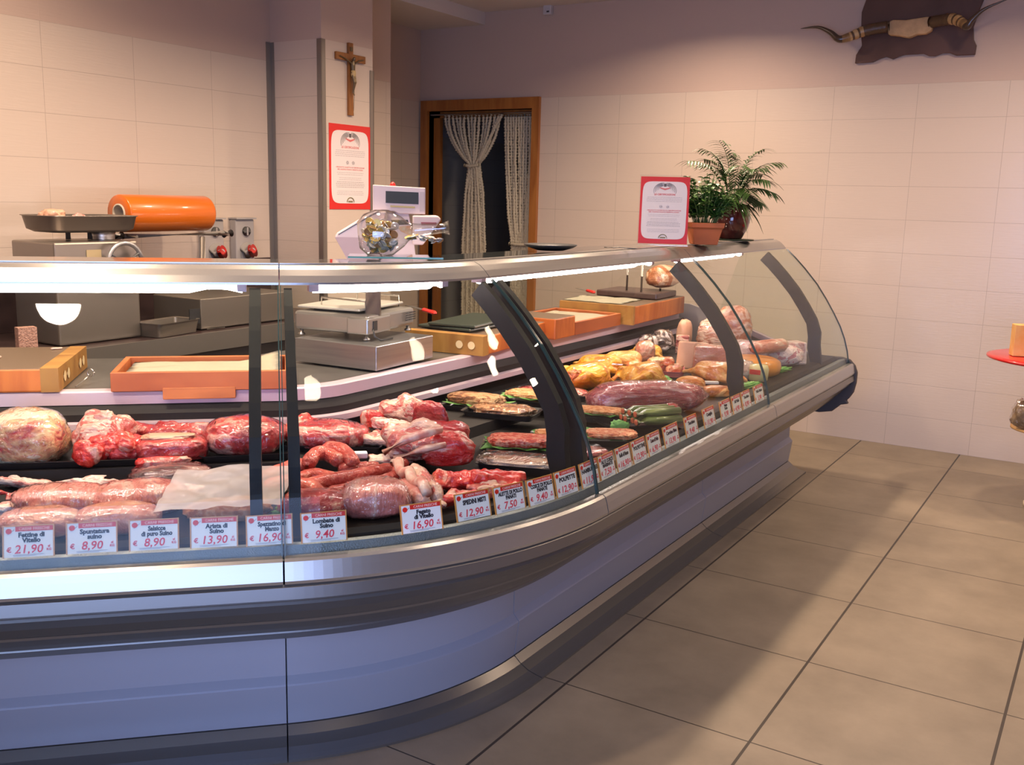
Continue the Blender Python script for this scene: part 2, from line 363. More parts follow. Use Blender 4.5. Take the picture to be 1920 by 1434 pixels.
struct('ceiling', bx(bx(new(), -4.29, XR+.1, YB-.1, D+.12, CEIL_Z, CEIL_Z+.1), -5.0, -4.29, 4.6, D+.12, 2.74, CEIL_Z+.1), ceil_m)
DX0, DX1, DZ = -4.800, -3.843, 2.125      # clear opening of the doorway
bm = bx(new(), DX1, XR+.1, D, D+.12, 0, CEIL_Z); bx(bm, -5.0, DX0, D, D+.12, 0, CEIL_Z); bx(bm, DX0, DX1, D, D+.12, DZ, CEIL_Z)
struct('wall_back', bm, wt_b)
bm = bx(new(), -4.37, -4.25, YB-.1, 4.60, 0, CEIL_Z); struct('wall_left', bm, wt_s)
struct('wall_alcove', bx(bx(new(), -4.37, -4.25, 4.60, 5.24, 0, CEIL_Z), -5.0, -4.89, 5.14, D, 0, CEIL_Z), wt_s)
struct('wall_alcove_return', bx(new(), -4.89, -4.37, 5.14, 5.24, 0, CEIL_Z), wt_c)
struct('wall_right', bx(new(), XR, XR+.1, YB-.1, D+.12, 0, CEIL_Z), mat('right_wall', PAINT, .7))
bm = bx(new(), -4.37, -1.45, YB-.1, YB, 0, CEIL_Z); bx(bm, 1.55, XR+.1, YB-.1, YB, 0, CEIL_Z); bx(bm, -1.45, 1.55, YB-.1, YB, 0, .25); bx(bm, -1.45, 1.55, YB-.1, YB, 2.2, CEIL_Z)
struct('wall_front', bm, paint)
bm = bx(new(), -4.25, -3.865, 4.17, 4.60, 0, CEIL_Z); struct('wall_column', bm, wt_c)
# storage room behind the doorway
bm = bx(new(), -5.0, -4.88, D+.12, 8.5, 0, 2.6); bx(bm, -3.4, -3.3, D+.12, 8.5, 0, 2.6); bx(bm, -5.0, -3.3, 8.5, 8.6, 0, 2.6); bx(bm, -5.0, -3.3, D+.12, 8.6, 2.6, 2.7)
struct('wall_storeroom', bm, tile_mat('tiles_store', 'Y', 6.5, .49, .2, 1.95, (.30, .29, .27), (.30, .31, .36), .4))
# shop window
fr = mat('window_frame', (.35, .35, .36), .4, .6)
bm = new()
for x in (-1.43, .05, 1.53): bx(bm, x-.03, x+.03, YB-.07, YB-.02, .25, 2.2)
for z in (.27, 2.18): bx(bm, -1.45, 1.55, YB-.07, YB-.02, z-.03, z+.03)
wfo = struct('window_1', bm, fr)
o = obj('pane', bx(new(), -1.45, 1.55, YB-.05, YB-.044, .27, 2.18), pane_mat('window_glass'), wfo)
# steel corner strips on the tiled column
steel = mat('brushed_steel', (.50, .48, .46), .34, 1., bump=.05, bscale=40, stretch=(1, 1, 30))
dsteel = mat('dull_steel', (.30, .275, .25), .42, .85)
for i, (x, y) in enumerate(((-4.235, 4.155), (-3.862, 4.167), (-3.862, 4.603))):
    bm = new(); w_ = .03
    if i == 0: bx(bm, -4.25, -4.246, 4.135, 4.165, 0, 2.3); bx(bm, -4.25, -4.22, 4.165, 4.169, 0, 2.3)
    elif i == 1: bx(bm, x-.002, x+.002, y-.003, y+w_, 0, 2.3); bx(bm, x-w_, x+.002, y-.005, y-.001, 0, 2.3)
    else: bx(bm, x-.002, x+.002, y-w_, y+.002, 0, 2.18); bx(bm, x-w_, x+.002, y-.001, y+.003, 0, 2.18)
    struct('trim_%d' % (i+1), bm, dsteel)
# wooden door frame
oak = wood_mat('orange_wood_frame', (.40, .155, .035), (.27, .09, .02), (12, 12, 1.5), .4)
bm = new()
bx(bm, -4.865, -4.800, D-.03, D+.14, 0, 2.125); bx(bm, -3.843, -3.783, D-.03, D+.14, 0, 2.125); bx(bm, -4.865, -3.783, D-.03, D+.14, 2.125, 2.205)
dr = struct('door_1', bm, oak)
bm = new(); bx(bm, -4.80, -4.74, D+.06, D+.1, 0, 2.125); bx(bm, -3.87, -3.843, D+.06, D+.1, 0, 2.125); bx(bm, -4.80, -3.843, D+.06, D+.1, 2.08, 2.125)
obj('door_stop', bm, oak, dr)

# ---------------------------------------------------------------- bead curtains in the doorway
bead = mat('ivory_chenille', (.52, .46, .34), .85, bump=.4, bscale=200)
def strand(bm, pts, seed=0):
    """rope of small tufts along a polyline"""
    rnd = random.Random(seed); P_ = [Vector(p) for p in pts]; out = []; rad = []
    L = [0]
    for a, b in zip(P_, P_[1:]): L.append(L[-1]+(b-a).length)
    k = 0; step = .011; m_ = int(L[-1]/step)
    for i in range(m_+1):
        s = i*step
        while k < len(P_)-2 and s > L[k+1]: k += 1
        t = (s-L[k])/max(1e-6, L[k+1]-L[k]); p = P_[k].lerp(P_[k+1], t)
        out.append(p + Vector((rnd.uniform(-.002, .002), rnd.uniform(-.003, .003), 0))); rad.append(.0085 if i % 2 else .0145)
    tube(bm, out, rad, 6)
cy0 = D + .02
rod = obj('curtain_rod', cyl(new(), (DX0+.001, cy0, 2.10), (DX1-.001, cy0, 2.10), .008), dsteel); tag(rod, 'thin curtain rod across the top of the wooden doorway', 'rod')
bm = new()
for i in range(15):     # gathered and tied curtain on the left
    u = i/14; xt = -4.66 + .50*u; xw = -4.425 + .085*u; xb = -4.47 + .20*u + .0
    pts = [(xt, cy0, 2.09)]
    for k in range(1, 7):
        t = k/6; e = t**1.7; x = xt + (xw-xt)*e; pts.append((x, cy0-.012*math.sin(i*1.7), 2.09 - .36*(1-(1-t)**1.15)))
    pts += [(xb*.5+xw*.5 + .01*math.sin(i), cy0-.01*math.cos(i*2.1), 1.5), (xb, cy0-.008*math.cos(i*2.1), 1.1), (xb+.008, cy0, .12)]
    strand(bm, pts, i)
for i in range(2):      # loose strands hanging to the tie
    strand(bm, [(-4.150+.025*i, cy0-.01, 2.09), (-4.22, cy0-.01, 1.94), (-4.33, cy0-.012, 1.74)], 40+i)
strand(bm, [(-4.455, cy0-.02, 1.715), (-4.39, cy0-.032, 1.705), (-4.32, cy0-.02, 1.72)], 50)
o = obj('bead_curtain', bm, bead, smooth=True); tag(o, 'ivory tufted strand curtain tied at its waist, left in the doorway', 'curtain', kind='stuff')
bm = new()
for i in range(12):
    u = i/11; xt = -4.125 + .265*u
    xb = -4.03 + .14*u
    strand(bm, [(xt, cy0+.035, 2.09), (xt*.82+xb*.18 + .004*math.sin(i*3), cy0+.035-.01*math.sin(i*2), 1.75), (xt*.4+xb*.6, cy0+.03-.01*math.cos(i*2), 1.35), (xb, cy0+.025, 1.12), (xb+.004*math.sin(i), cy0+.025, .12)], 60+i)
strand(bm, [(-4.045, cy0+.008, 1.13), (-3.96, cy0-.004, 1.125), (-3.875, cy0+.008, 1.13)], 90)
o = obj('bead_curtain', bm, bead, smooth=True); tag(o, 'ivory tufted strand curtain hanging straight at right side of the doorway', 'curtain', kind='stuff')

# ---------------------------------------------------------------- ceiling downlights
ring_m = mat('lamp_ring', (.7, .7, .7), .3, .6)
glow = mat('lamp_disc', (.9, .9, .9), .5, emit=(1., .86, .70), estr=9)
for i, (x, y, p) in enumerate(LAMPS):
    t = thing('downlight', 'round recessed downlight set into the ceiling', 'ceiling light', (x, y, CEIL_Z), 0, 'recessed downlights in the ceiling')  # also used for the added fill lamp over the service side
    obj('trim_ring', lathe(new(), [(.085, -.002), (.088, -.012), (.105, -.010), (.11, -.001), (.085, -.001)], n=32), ring_m, t, True)
    obj('light_disc', lathe(new(), [(.0, -.005), (.086, -.005), (.086, -.001), (0, -.001)], n=32), glow, t)
    l = bpy.data.lights.new('downlight_beam', 'AREA'); l.shape = 'DISK'; l.size = .165; l.energy = p*2.3; l.color = WARM; l.spread = R(150)
    o = bpy.data.objects.new('beam', l); COL.objects.link(o); o.parent = t; o.location = (0, 0, -.0065)

# ================================================================ DISPLAY COUNTER
silver = mat('silver_profile', (.22, .212, .20), .34, .75)
silver_l = mat('silver_trim', (.40, .39, .365), .26, .75)
panel = mat('satin_panel', (.37, .385, .45), .38, .2)
dark = mat('black_plastic', (.012, .012, .014), .5, spec=.25)
inner = mat('dark_well', (.014, .012, .012), .6, spec=.25)
mauve = mat('well_edge_enamel', (.56, .44, .50), .35, .1)
workt = mat('worktop_steel', (.20, .19, .185), .36, .7, var=.25, vscale=5)
shelfm = mat('smoked_glass_shelf', (.05, .055, .05), .06, .0, coat=.5)
glass = pane_mat('display_glass', (.93, .955, .94), 1.36, boost=.40)
gedge = mat('glass_edge', (.03, .06, .055), .15)
ctr = thing('display_counter', 'long refrigerated meat counter with curved glass front and silver body', 'display counter', (0, 0, 0))

GC = [(.877, 1.233), (.925, 1.191), (.982, 1.135), (1.056, 1.053), (1.112, .975), (1.16, .90), (1.20, .83), (1.228, .765), (1.248, .70), (1.262, .628)]
def gline(off=0.):
    out = []
    for i, (r, z) in enumerate(GC):
        a = GC[max(i-1, 0)]; b = GC[min(i+1, len(GC)-1)]; t = Vector((b[0]-a[0], b[1]-a[1])).normalized(); out.append((r + t.y*off, z - t.x*off))
    return out
toe = [(1.093, 0), (1.093, .007), (1.075, .010), (1.045, .017), (1.015, .032), (.992, .052), (.975, .055), (.975, 0)]
lowp = [(.990, .055), (1.004, .170), (1.001, .174), (.984, .192), (.984, .345), (.95, .345), (.95, .055)]
trim = [(1.255, .634), (1.277, .634), (1.285, .628), (1.291, .610), (1.297, .585), (1.295, .577), (1.275, .575), (1.25, .60)]
bump = [(1.286, .574), (1.293, .568), (1.297, .540), (1.288, .533), (1.278, .530), (1.276, .526), (1.280, .520), (1.245, .487), (1.226, .462), (1.212, .455), (1.208, .450),
        (1.206, .443), (1.185, .420), (1.168, .403), (1.158, .401), (1.152, .396), (1.154, .392), (1.124, .364), (1.05, .354), (.985, .346), (.985, .38), (1.20, .56)]
rail = [(.76, 1.283), (.792, 1.283), (.812, 1.281), (.832, 1.272), (.850, 1.257), (.866, 1.240), (.866, 1.234), (.852, 1.234), (.80, 1.262), (.76, 1.266)]
lip = [(.772, 1.2832), (.795, 1.2832), (.795, 1.286), (.772, 1.286)]
for k, (a, b) in enumerate(MODS):
    obj('toe_plate', sweep(new(), toe, max(a, -2.93), b), silver, ctr)
    obj('front_panel', sweep(new(), lowp, max(a, -2.93), b), panel, ctr)
    obj('glass_holder_trim', sweep(new(), trim, a, b), silver_l, ctr)
    obj('top_rail', sweep(sweep(new(), rail, a, b), lip, a, b), silver_l, ctr)
    g = sweep(new(), gline(0) + gline(.006)[::-1], a, b)
    gp = obj('curved_glass', g, glass, ctr)
    for v in (a, b):   # polished edges of the pane
        e = .003 if v <= 0 or v > 45 else .12
        vv = (v, v+e) if v == a else (v-e, v)
        obj('glass_edge', sweep(new(), [(r+.0006, z+.0004) for r, z in gline(0)] + [(r-.0004, z-.0004) for r, z in gline(.006)][::-1], *vv), gedge, gp)
obj('bumper_profile', sweep(new(), bump, V_FAR, V_NEAR), silver, ctr)
armp = [(r-(.05*min(1, max(0, (.86-z)/.12))), z) for r, z in gline(.009)], [(r-(.05*min(1, max(0, (.86-z)/.12))), z) for r, z in gline(.066)]
for v in (-2.67, -1.46, -.055, 2.3, 43.6, 45.062):
    h = .014 if (v < 0 or v > 45) else .68
    obj('support_arm', sweep(new(), armp[0] + armp[1][::-1], v-h, v+h), dark, ctr)
# cabinet body, display well, worktop
obj('cabinet_body', sweep(new(), [(.95, .0), (.95, .36), (.90, .54), (.30, .62), (.30, .805), (-.34, .805), (-.34, 0)], -2.93, V_NEAR-.002), mat('cabinet_sheet', (.25, .25, .26), .5, .3), ctr)
wellb = [(1.19, .668), (1.20, .655), (1.21, .60), (1.05, .56), (.90, .56), (.35, .63), (.30, .70)]
obj('display_well', sweep(new(), [(.302, .807), (.322, .780), (.322, .700), (.335, .690), (.630, .690), (.640, .655), (1.17, .655)] + wellb, -.80, V_NEAR-.001), inner, ctr)
obj('display_well', sweep(new(), [(.302, .807), (.322, .780), (.322, .680), (.335, .670), (1.17, .670)] + wellb, -2.95, -.80), inner, ctr)
obj('rear_ledge', sweep(new(), [(.323, .758), (.350, .756), (.352, .738), (.323, .738)], -2.95, V_NEAR-.001), mauve, ctr)
obj('front_duct', sweep(new(), [(1.205, .648), (1.228, .655), (1.238, .652), (1.247, .624), (1.255, .62), (1.22, .58)], V_FAR, V_NEAR), mat('duct_steel', (.17, .19, .195), .4, .4, bump=.3, bscale=260), ctr)
obj('worktop', sweep(new(), [(.26, .8495), (.26, .81), (-.34, .81), (-.34, .8495)], -2.87, V_NEAR), workt, ctr)
obj('worktop_edge', sweep(new(), [(.26, .8505), (.300, .8505), (.306, .846), (.306, .808), (.26, .808)], -2.87, V_NEAR), mauve, ctr)
# shelf on top with the strip lights beneath
obj('top_shelf', sweep(new(), [(.56, 1.270), (.56, 1.282), (.772, 1.282), (.772, 1.270)], V_FAR, V_NEAR), shelfm, ctr)
obj('light_housing', sweep(new(), [(.66, 1.2695), (.66, 1.250), (.70, 1.240), (.775, 1.240), (.79, 1.262), (.79, 1.2695)], V_FAR, V_NEAR), mat('white_housing', (.80, .68, .72), .4), ctr)
tubem = mat('fluorescent_tube', (.9, .9, .9), .5, emit=(1.0, .82, .77), estr=40)
for a, b in ((-2.6, -1.75), (-1.45, -.14), (5, 38), (45.1, 46.2)):
    lt = obj('strip_light', tube(new(), [P(a+(b-a)*i/8 if a != 5 else 5+33*i/8, .735, 1.216) for i in range(9)], .016, 12), tubem, ctr, True)
    for v in (a, b):
        obj('lamp_holder', sweep(new(), [(.715, 1.243), (.755, 1.243), (.755, 1.205), (.715, 1.205)], v-.012 if not 0 < v < 45 else v-1, v+.012 if not 0 < v < 45 else v+1), mat('pink_white_plastic', (.75, .62, .65), .4), lt)
# far end: moulded end cap, side panel, side glass
capm = mat('grey_end_cap', (.075, .065, .065), .55, spec=.3)
def endprism(pts, y0, y1): return prism(new(), [(XC+r, z) for r, z in pts], y0, y1)
obj('end_cap', endprism([(1.10, .66), (1.22, .662), (1.262, .652), (1.292, .622), (1.306, .585), (1.306, .53), (1.296, .475), (1.276, .44), (1.262, .425), (1.275, .408), (1.235, .398), (1.19, .355), (1.12, .34), (1.0, .345)], YC+2.991, YC+3.02), capm, ctr, bevel=.006)
obj('end_panel', endprism([(1.10, .66), (.935, .690), (.55, .822), (.32, .885), (-.34, .885), (-.34, .35), (1.05, .35), (1.20, .50)], YC+2.99, YC+3.015), mat('end_sheet', (.30, .28, .29), .4, .3), ctr)
obj('end_rail', endprism([(1.00, .668), (.935, .694), (.55, .826), (.54, .80), (.93, .665), (1.0, .645)], YC+2.95, YC+2.991), mauve, ctr)
obj('side_glass', endprism([(r-.004, z) for r, z in GC]+[(1.10, .662), (.935, .694), (.55, .826), (.50, .845), (.62, 1.233)], YC+2.996, YC+3.002), glass, ctr)
# near end panel (outside the picture)
dv = P(46.7, 0) - P(46.6, 0); n_ = Vector((-S2, -S2, 0))
bm = new(); pr = [(1.29, .56), (1.28, .64), (.86, 1.28), (.56, 1.283), (.30, .88), (-.34, .88), (-.34, 0), (.98, 0), (1.0, .35), (1.15, .38)]
a = [bm.verts.new(P(46.25, r, z)+n_*.001) for r, z in pr]; b = [bm.verts.new(P(46.25, r, z)+n_*.03) for r, z in pr]
bm.faces.new(a); bm.faces.new(b[::-1])
for i in range(len(pr)): bm.faces.new((a[i], a[(i+1) % len(pr)], b[(i+1) % len(pr)], b[i]))
obj('end_panel', bm, panel, ctr)
# ================================================================ MEAT AND FOOD
beef = meat_mat('beef', (.20, .006, .010), (.46, .014, .020), (.60, .05, .05), (.74, .34, .26), .26, 8)
beef_d = meat_mat('dark_beef', (.11, .004, .008), (.30, .010, .016), (.44, .04, .04), (.62, .26, .21), .2, 7)
beef_b = meat_mat('bright_beef', (.34, .008, .008), (.60, .016, .014), (.70, .07, .05), (.82, .42, .32), .32, 9)
rib_m = meat_mat('rib_meat', (.36, .012, .014), (.58, .045, .045), (.70, .20, .16), (.82, .50, .38), .62, 10, stretch=(.8, 2.2, 1.5))
pork = meat_mat('pork', (.50, .07, .06), (.68, .17, .14), (.78, .34, .28), (.88, .66, .55), .6, 7, stretch=(.7, 2, 2))
pork_p = meat_mat('pink_pork', (.54, .12, .10), (.64, .20, .17), (.70, .27, .23), (.78, .45, .38), .3, 7, stretch=(2.2, .7, .7), dist=.8)
veal_m = meat_mat('veal_fat', (.50, .04, .05), (.72, .26, .16), (.82, .55, .28), (.88, .76, .54), .7, 6)
saus_m = meat_mat('sausage', (.42, .03, .02), (.58, .07, .045), (.66, .13, .09), (.74, .26, .18), .22, 42, dist=.3)
liver_m = meat_mat('liver', (.020, .005, .010), (.07, .012, .022), (.14, .03, .04), (.38, .22, .20), .3, 6, stretch=(.6, 2, 2))
bone_m = mat('bone', (.80, .58, .46), .45, coat=.4, bump=.3, bscale=50, col2=(.62, .22, .17), vscale=30)
yellow_m = meat_mat('yellow_chicken', (.38, .08, .004), (.60, .20, .004), (.68, .28, .008), (.72, .36, .05), .5, 7, rough=.4, coat=.35)
orange_m = meat_mat('orange_chicken', (.34, .07, .01), (.56, .16, .02), (.66, .26, .05), (.74, .38, .13), .4, 6, rough=.4, coat=.35)
brown_m = meat_mat('breaded_brown', (.09, .03, .01), (.26, .09, .03), (.40, .17, .06), (.50, .30, .14), .5, 28, rough=.55, coat=.2)
patty_m = meat_mat('breaded_patty', (.42, .13, .035), (.58, .22, .07), (.66, .30, .12), (.72, .40, .20), .4, 55, rough=.75, coat=0., dist=.2)
patty_r = meat_mat('breaded_patty_red', (.38, .07, .03), (.56, .16, .07), (.64, .25, .12), (.72, .38, .22), .4, 50, rough=.7, coat=.1, dist=.2)
mince_m = meat_mat('mince', (.42, .02, .01), (.62, .055, .025), (.72, .12, .06), (.80, .30, .20), .4, 60, rough=.45, coat=.4, dist=.2)
purple_m = meat_mat('wrapped_loin', (.20, .015, .022), (.36, .04, .05), (.48, .11, .11), (.64, .34, .32), .32, 7, stretch=(.6, 2.5, 2.5))
ham_m = meat_mat('ham', (.50, .10, .07), (.66, .24, .17), (.76, .42, .30), (.86, .66, .50), .6, 6)
salmon = meat_mat('salmon_pink', (.48, .12, .07), (.62, .22, .13), (.70, .32, .22), (.78, .50, .36), .35, 5)
rind = mat('cream_rind', (.70, .44, .29), .45, coat=.4, bump=.15, bscale=30, col2=(.62, .31, .20), vscale=5)
film = pane_mat('cling_film', (.99, .98, .98), 1.5, .09, 1.3, bump=1.2)
green_l = mat('green_leaf_paper', (.13, .40, .07), .55, col2=(.28, .55, .17), vscale=12, bump=.2, bscale=30)
tray_m = mat('black_tray', (.018, .017, .018), .30, coat=.3)
whitep = mat('white_paper', (.80, .76, .70), .8)

def food(name, label, cat, loc, rz, bm, m, wrap=0, group=None, smooth=True):
    """a piece of meat; wrap = thickness of a loose cling film around it"""
    o = obj(name, bm, m, smooth=smooth, loc=loc, rotz=R(rz)); tag(o, label, cat, group)
    if wrap:
        me = o.data.copy(); me.name = 'cling_film'; me.materials.clear(); me.materials.append(film)
        sd = (len(label)*3.17) % 11
        zt = max(v.co.z for v in me.vertices)
        for v in me.vertices:
            d = v.normal; k = wrap*(.5 + .9*abs(noise.noise(v.co*22+Vector((sd, sd, 0))))) + wrap*.35*noise.noise(v.co*60)
            v.co = v.co + d*max(k, .0008); v.co.z = max(v.co.z, .0006)
        f_ = bpy.data.objects.new('cling_film', me); COL.objects.link(f_); f_.parent = o
    return o
def torn(name, label, cat, loc, rz, dims, seed, m, n=7, thick=.42, spread=.5):
    o = folds(*dims, seed, m, name, n, thick, spread); o.location = loc; o.rotation_euler = (0, 0, R(rz)); return tag(o, label, cat)
DB, DF = .6915, .6565     # deck heights: raised rear step, front step

# ---- trays of the rear step on the left
def tray(label, loc, rz, lx, ly, h=.022, m=None, name='black_tray', cat='tray'):
    bm = new(); n = 6; c = .018
    def rr(a, b, z, rad):
        pts = []
        for sx, sy, a0 in ((1, 1, 0), (-1, 1, 90), (-1, -1, 180), (1, -1, 270)):
            for k in range(n+1):
                t = R(a0+90*k/n); pts.append(bm.verts.new((sx*(a/2-rad)+rad*math.cos(t), sy*(b/2-rad)+rad*math.sin(t), z)))
        return pts
    ringsv = [rr(lx-.02, ly-.02, 0, c), rr(lx-.004, ly-.004, h-.003, c), rr(lx+.006, ly+.006, h, c), rr(lx+.006, ly+.006, h-.002, c), rr(lx-.008, ly-.008, h-.004, c), rr(lx-.024, ly-.024, .003, c)]
    bm.faces.new(ringsv[0][::-1]); bm.faces.new(ringsv[-1])
    for A, B in zip(ringsv, ringsv[1:]):
        for i in range(len(A)): bm.faces.new((A[i], A[(i+1) % len(A)], B[(i+1) % len(B)], B[i]))
    o = obj(name, bm, m or tray_m, smooth=False, loc=loc, rotz=R(rz)); return tag(o, label, cat)
tray('long black tray under the big veal joint at the left end', (-2.525, 1.735, DB), 45, .50, .25)
tray('black tray under the wrapped red round beside the glass joint', (-2.215, 2.045, DB), 48, .27, .24)
TZ = DB + .004
v_ = food('veal_joint', 'large wrapped veal joint with yellow fat, leftmost in the rear row', 'meat', (-2.635, 1.595, TZ), 40, lump(.235, .21, .150, 1, .10, 1.6, flat=.5), veal_m, wrap=.003)
torn('meat_chunk', 'small red knuckle piece low beside the wrapped veal joint', 'meat', (-2.455, 1.675, TZ), 30, (.095, .09, .075), 2, beef_b, n=12, thick=0.42, spread=0.5)
torn('meat_chunk', 'curled red meat strip between veal joint and flat beef slab', 'meat', (-2.425, 1.735, TZ), 30, (.11, .09, .09), 3, beef_b, n=14, thick=0.42, spread=0.5)
b_ = torn('bone_piece', 'bony red piece with pale marrow on top of the pile', 'meat', (-2.485, 1.755, TZ), 35, (.10, .10, .13), 4, rib_m, n=18, thick=0.42, spread=0.5)
obj('bone', lump(.05, .045, .035, 5, .3, 3), bone_m, b_, True, loc=(0, -.015, .105))
torn('beef_slab', 'flat dark red beef slab lying behind the fat-edged wrapped cut', 'meat', (-2.43, 1.905, TZ), 38, (.27, .15, .093), 6, beef_d, n=6, thick=0.42, spread=0.2)
torn('beef_piece', 'plump red beef piece directly right of the bony pieces', 'meat', (-2.395, 1.770, TZ), 40, (.135, .10, .070), 7, beef, n=7, thick=0.42, spread=0.5)
w1 = food('wrapped_cut', 'wrapped beef cut with cream fat top in the long black tray', 'meat', (-2.315, 1.850, TZ), 47, lump(.195, .12, .064, 8, .10, 1.8, box_=.6, flat=.6), beef, wrap=.003)
obj('fat_cap', lump(.15, .07, .016, 9, .2, 2.4), rind, w1, True, loc=(-.015, .02, .055))
food('beef_round', 'wrapped red round of beef alone on the short black tray', 'meat', (-2.215, 2.035, TZ), 49, lump(.245, .19, .108, 10, .08, 1.5, flat=.55), beef, wrap=.003)

# ---- left, front step
torn('rib_strip', 'long pink rib strip lying front of the veal joint at the left edge', 'meat', (-2.475, 1.50, DF), 12, (.25, .06, .036), 11, pork, n=6, thick=0.42, spread=0.15)
torn('rib_strip', 'short dark red strip crossing below the pink rib strip', 'meat', (-2.40, 1.435, DF), 60, (.13, .06, .03), 12, beef_d, n=4, thick=0.42, spread=0.5)
torn('meat_strips', 'loose pinkish red meat strips in front of the long black tray', 'meat', (-2.33, 1.600, DF), 43, (.215, .10, .044), 13, pork, n=10, thick=0.3, spread=0.5)
lv = food('liver', 'dark wrapped liver with a red top fold near the tray edge', 'offal', (-2.215, 1.760, DF), 52, lump(.225, .12, .062, 14, .14, 2.0, flat=.55), liver_m, wrap=.004)
obj('red_fold', lump(.15, .045, .03, 15, .2, 2.4), beef_b, lv, True, loc=(-.02, .05, .045))
food('pork_steaks', 'ridged pink pork steaks wrapped together behind the first price tag', 'meat', (-2.215, 1.425, DF), 42, lump(.235, .15, .078, 16, .07, 1.6, flat=.6, ridges=.05), pork_p, wrap=.003)
food('pork_steaks', 'wrapped pink pork slices behind the ribs and sausage price tags', 'meat', (-2.075, 1.550, DF), 50, lump(.235, .15, .082, 17, .10, 1.9, flat=.6), pork_p, wrap=.003)
food('wrapped_loaf', 'rounded orange pink wrapped cut right behind the second price tag', 'meat', (-1.975, 1.405, DF), 48, lump(.20, .115, .070, 18, .06, 1.5, flat=.6), salmon, wrap=.002)
food('wrapped_loaf', 'rounded orange pink wrapped cut right behind the leftmost price tag', 'meat', (-2.10, 1.285, DF), 45, lump(.19, .11, .068, 19, .06, 1.5, flat=.6), salmon, wrap=.002)
# sheet of white paper folded over a tan cut
pk = thing('paper_parcel', 'translucent white paper folded over tan escalopes by the glass joint', 'meat parcel', (-1.865, 1.655, DF), R(48))
bm = new(); G_ = 22; gv = [[None]*(G_+1) for _ in range(G_+1)]
for i in range(G_+1):
    for j in range(G_+1):
        x = -.15+.30*i/G_ + .05*(j/G_-.5); y = -.085+.17*j/G_
        z = .052 + .055*(j/G_)*(1-.10*math.sin(i*.4)) + .004*abs(math.sin((i+j)*.42)) + .005*noise.noise(Vector((i*.3, j*.3, 2)))
        gv[i][j] = bm.verts.new((x, y, z))
for i in range(G_):
    for j in range(G_): bm.faces.new((gv[i][j], gv[i+1][j], gv[i+1][j+1], gv[i][j+1]))
bmesh.ops.solidify(bm, geom=bm.faces[:], thickness=.0012)
pm = mat('greaseproof_paper', (.82, .70, .68), .5, trans=.0, coat=.5, bump=.25, bscale=25)
pap = bpy.data.materials.new('greaseproof'); pap.use_nodes = True; n, l = nodes(pap); bs = n['Principled BSDF']; bs.inputs['Base Color'].default_value = (.85, .74, .72, 1); bs.inputs['Roughness'].default_value = .35
tr = n.new('ShaderNodeBsdfTransparent'); mxs = n.new('ShaderNodeMixShader'); mxs.inputs[0].default_value = .62; l.new(tr.outputs[0], mxs.inputs[1]); l.new(bs.outputs[0], mxs.inputs[2]); l.new(mxs.outputs[0], n['Material Output'].inputs[0])
obj('paper_sheet', bm, pap, pk, True)
obj('escalope', lump(.21, .12, .045, 20, .12, 2), patty_m, pk, True, loc=(0, .01, 0))

torn('meat_strips', 'bright pork trimmings between the liver and the sliced pork steaks', 'meat', (-2.10, 1.665, DF), 50, (.19, .10, .055), 101, pork, n=8, thick=.36)
torn('rib_strip', 'narrow rib strip between the meat strips and the pork steaks', 'meat', (-2.235, 1.565, DF), 40, (.22, .07, .04), 102, rib_m, n=6, thick=.4, spread=.15)
torn('meat_strips', 'pinkish trimmings at the left edge in front of the rib strips', 'meat', (-2.30, 1.345, DF), 40, (.13, .10, .045), 103, pork, n=6, thick=.4)
torn('meat_strips', 'red trimmings in front of the chine bone behind the price tags', 'meat', (-1.44, 2.06, DF), 62, (.17, .08, .045), 104, beef_b, n=6, thick=.4)
# ---- sausages
def sausage(pts, r, label, grp=None):
    P_ = [Vector(p) for p in pts]; out = []; rad = []; N = 30
    def cr(t):
        f = t*(len(P_)-1); i = min(int(f), len(P_)-2); u = f-i
        a, b, c, d = P_[max(i-1, 0)], P_[i], P_[i+1], P_[min(i+2, len(P_)-1)]
        return .5*((2*b)+(-a+c)*u+(2*a-5*b+4*c-d)*u*u+(-a+3*b-3*c+d)*u**3)
    sd = len(label)*.37
    for i in range(N+1):
        t = i/N; e = min(t, 1-t)
        k = math.sqrt(max(0, 1-(1-min(1, e/.09))**2)); out.append(cr(t)); rad.append(max(.0025, r*k*(1+.13*noise.noise(Vector((t*9, sd, 0))))))
    o = obj('sausage', tube(new(), out, rad, 14), saus_m, smooth=True); tag(o, label, 'sausage', grp)
    return o
def fr_(v, r, z): return P(v, r, z)
s0 = DF+.026
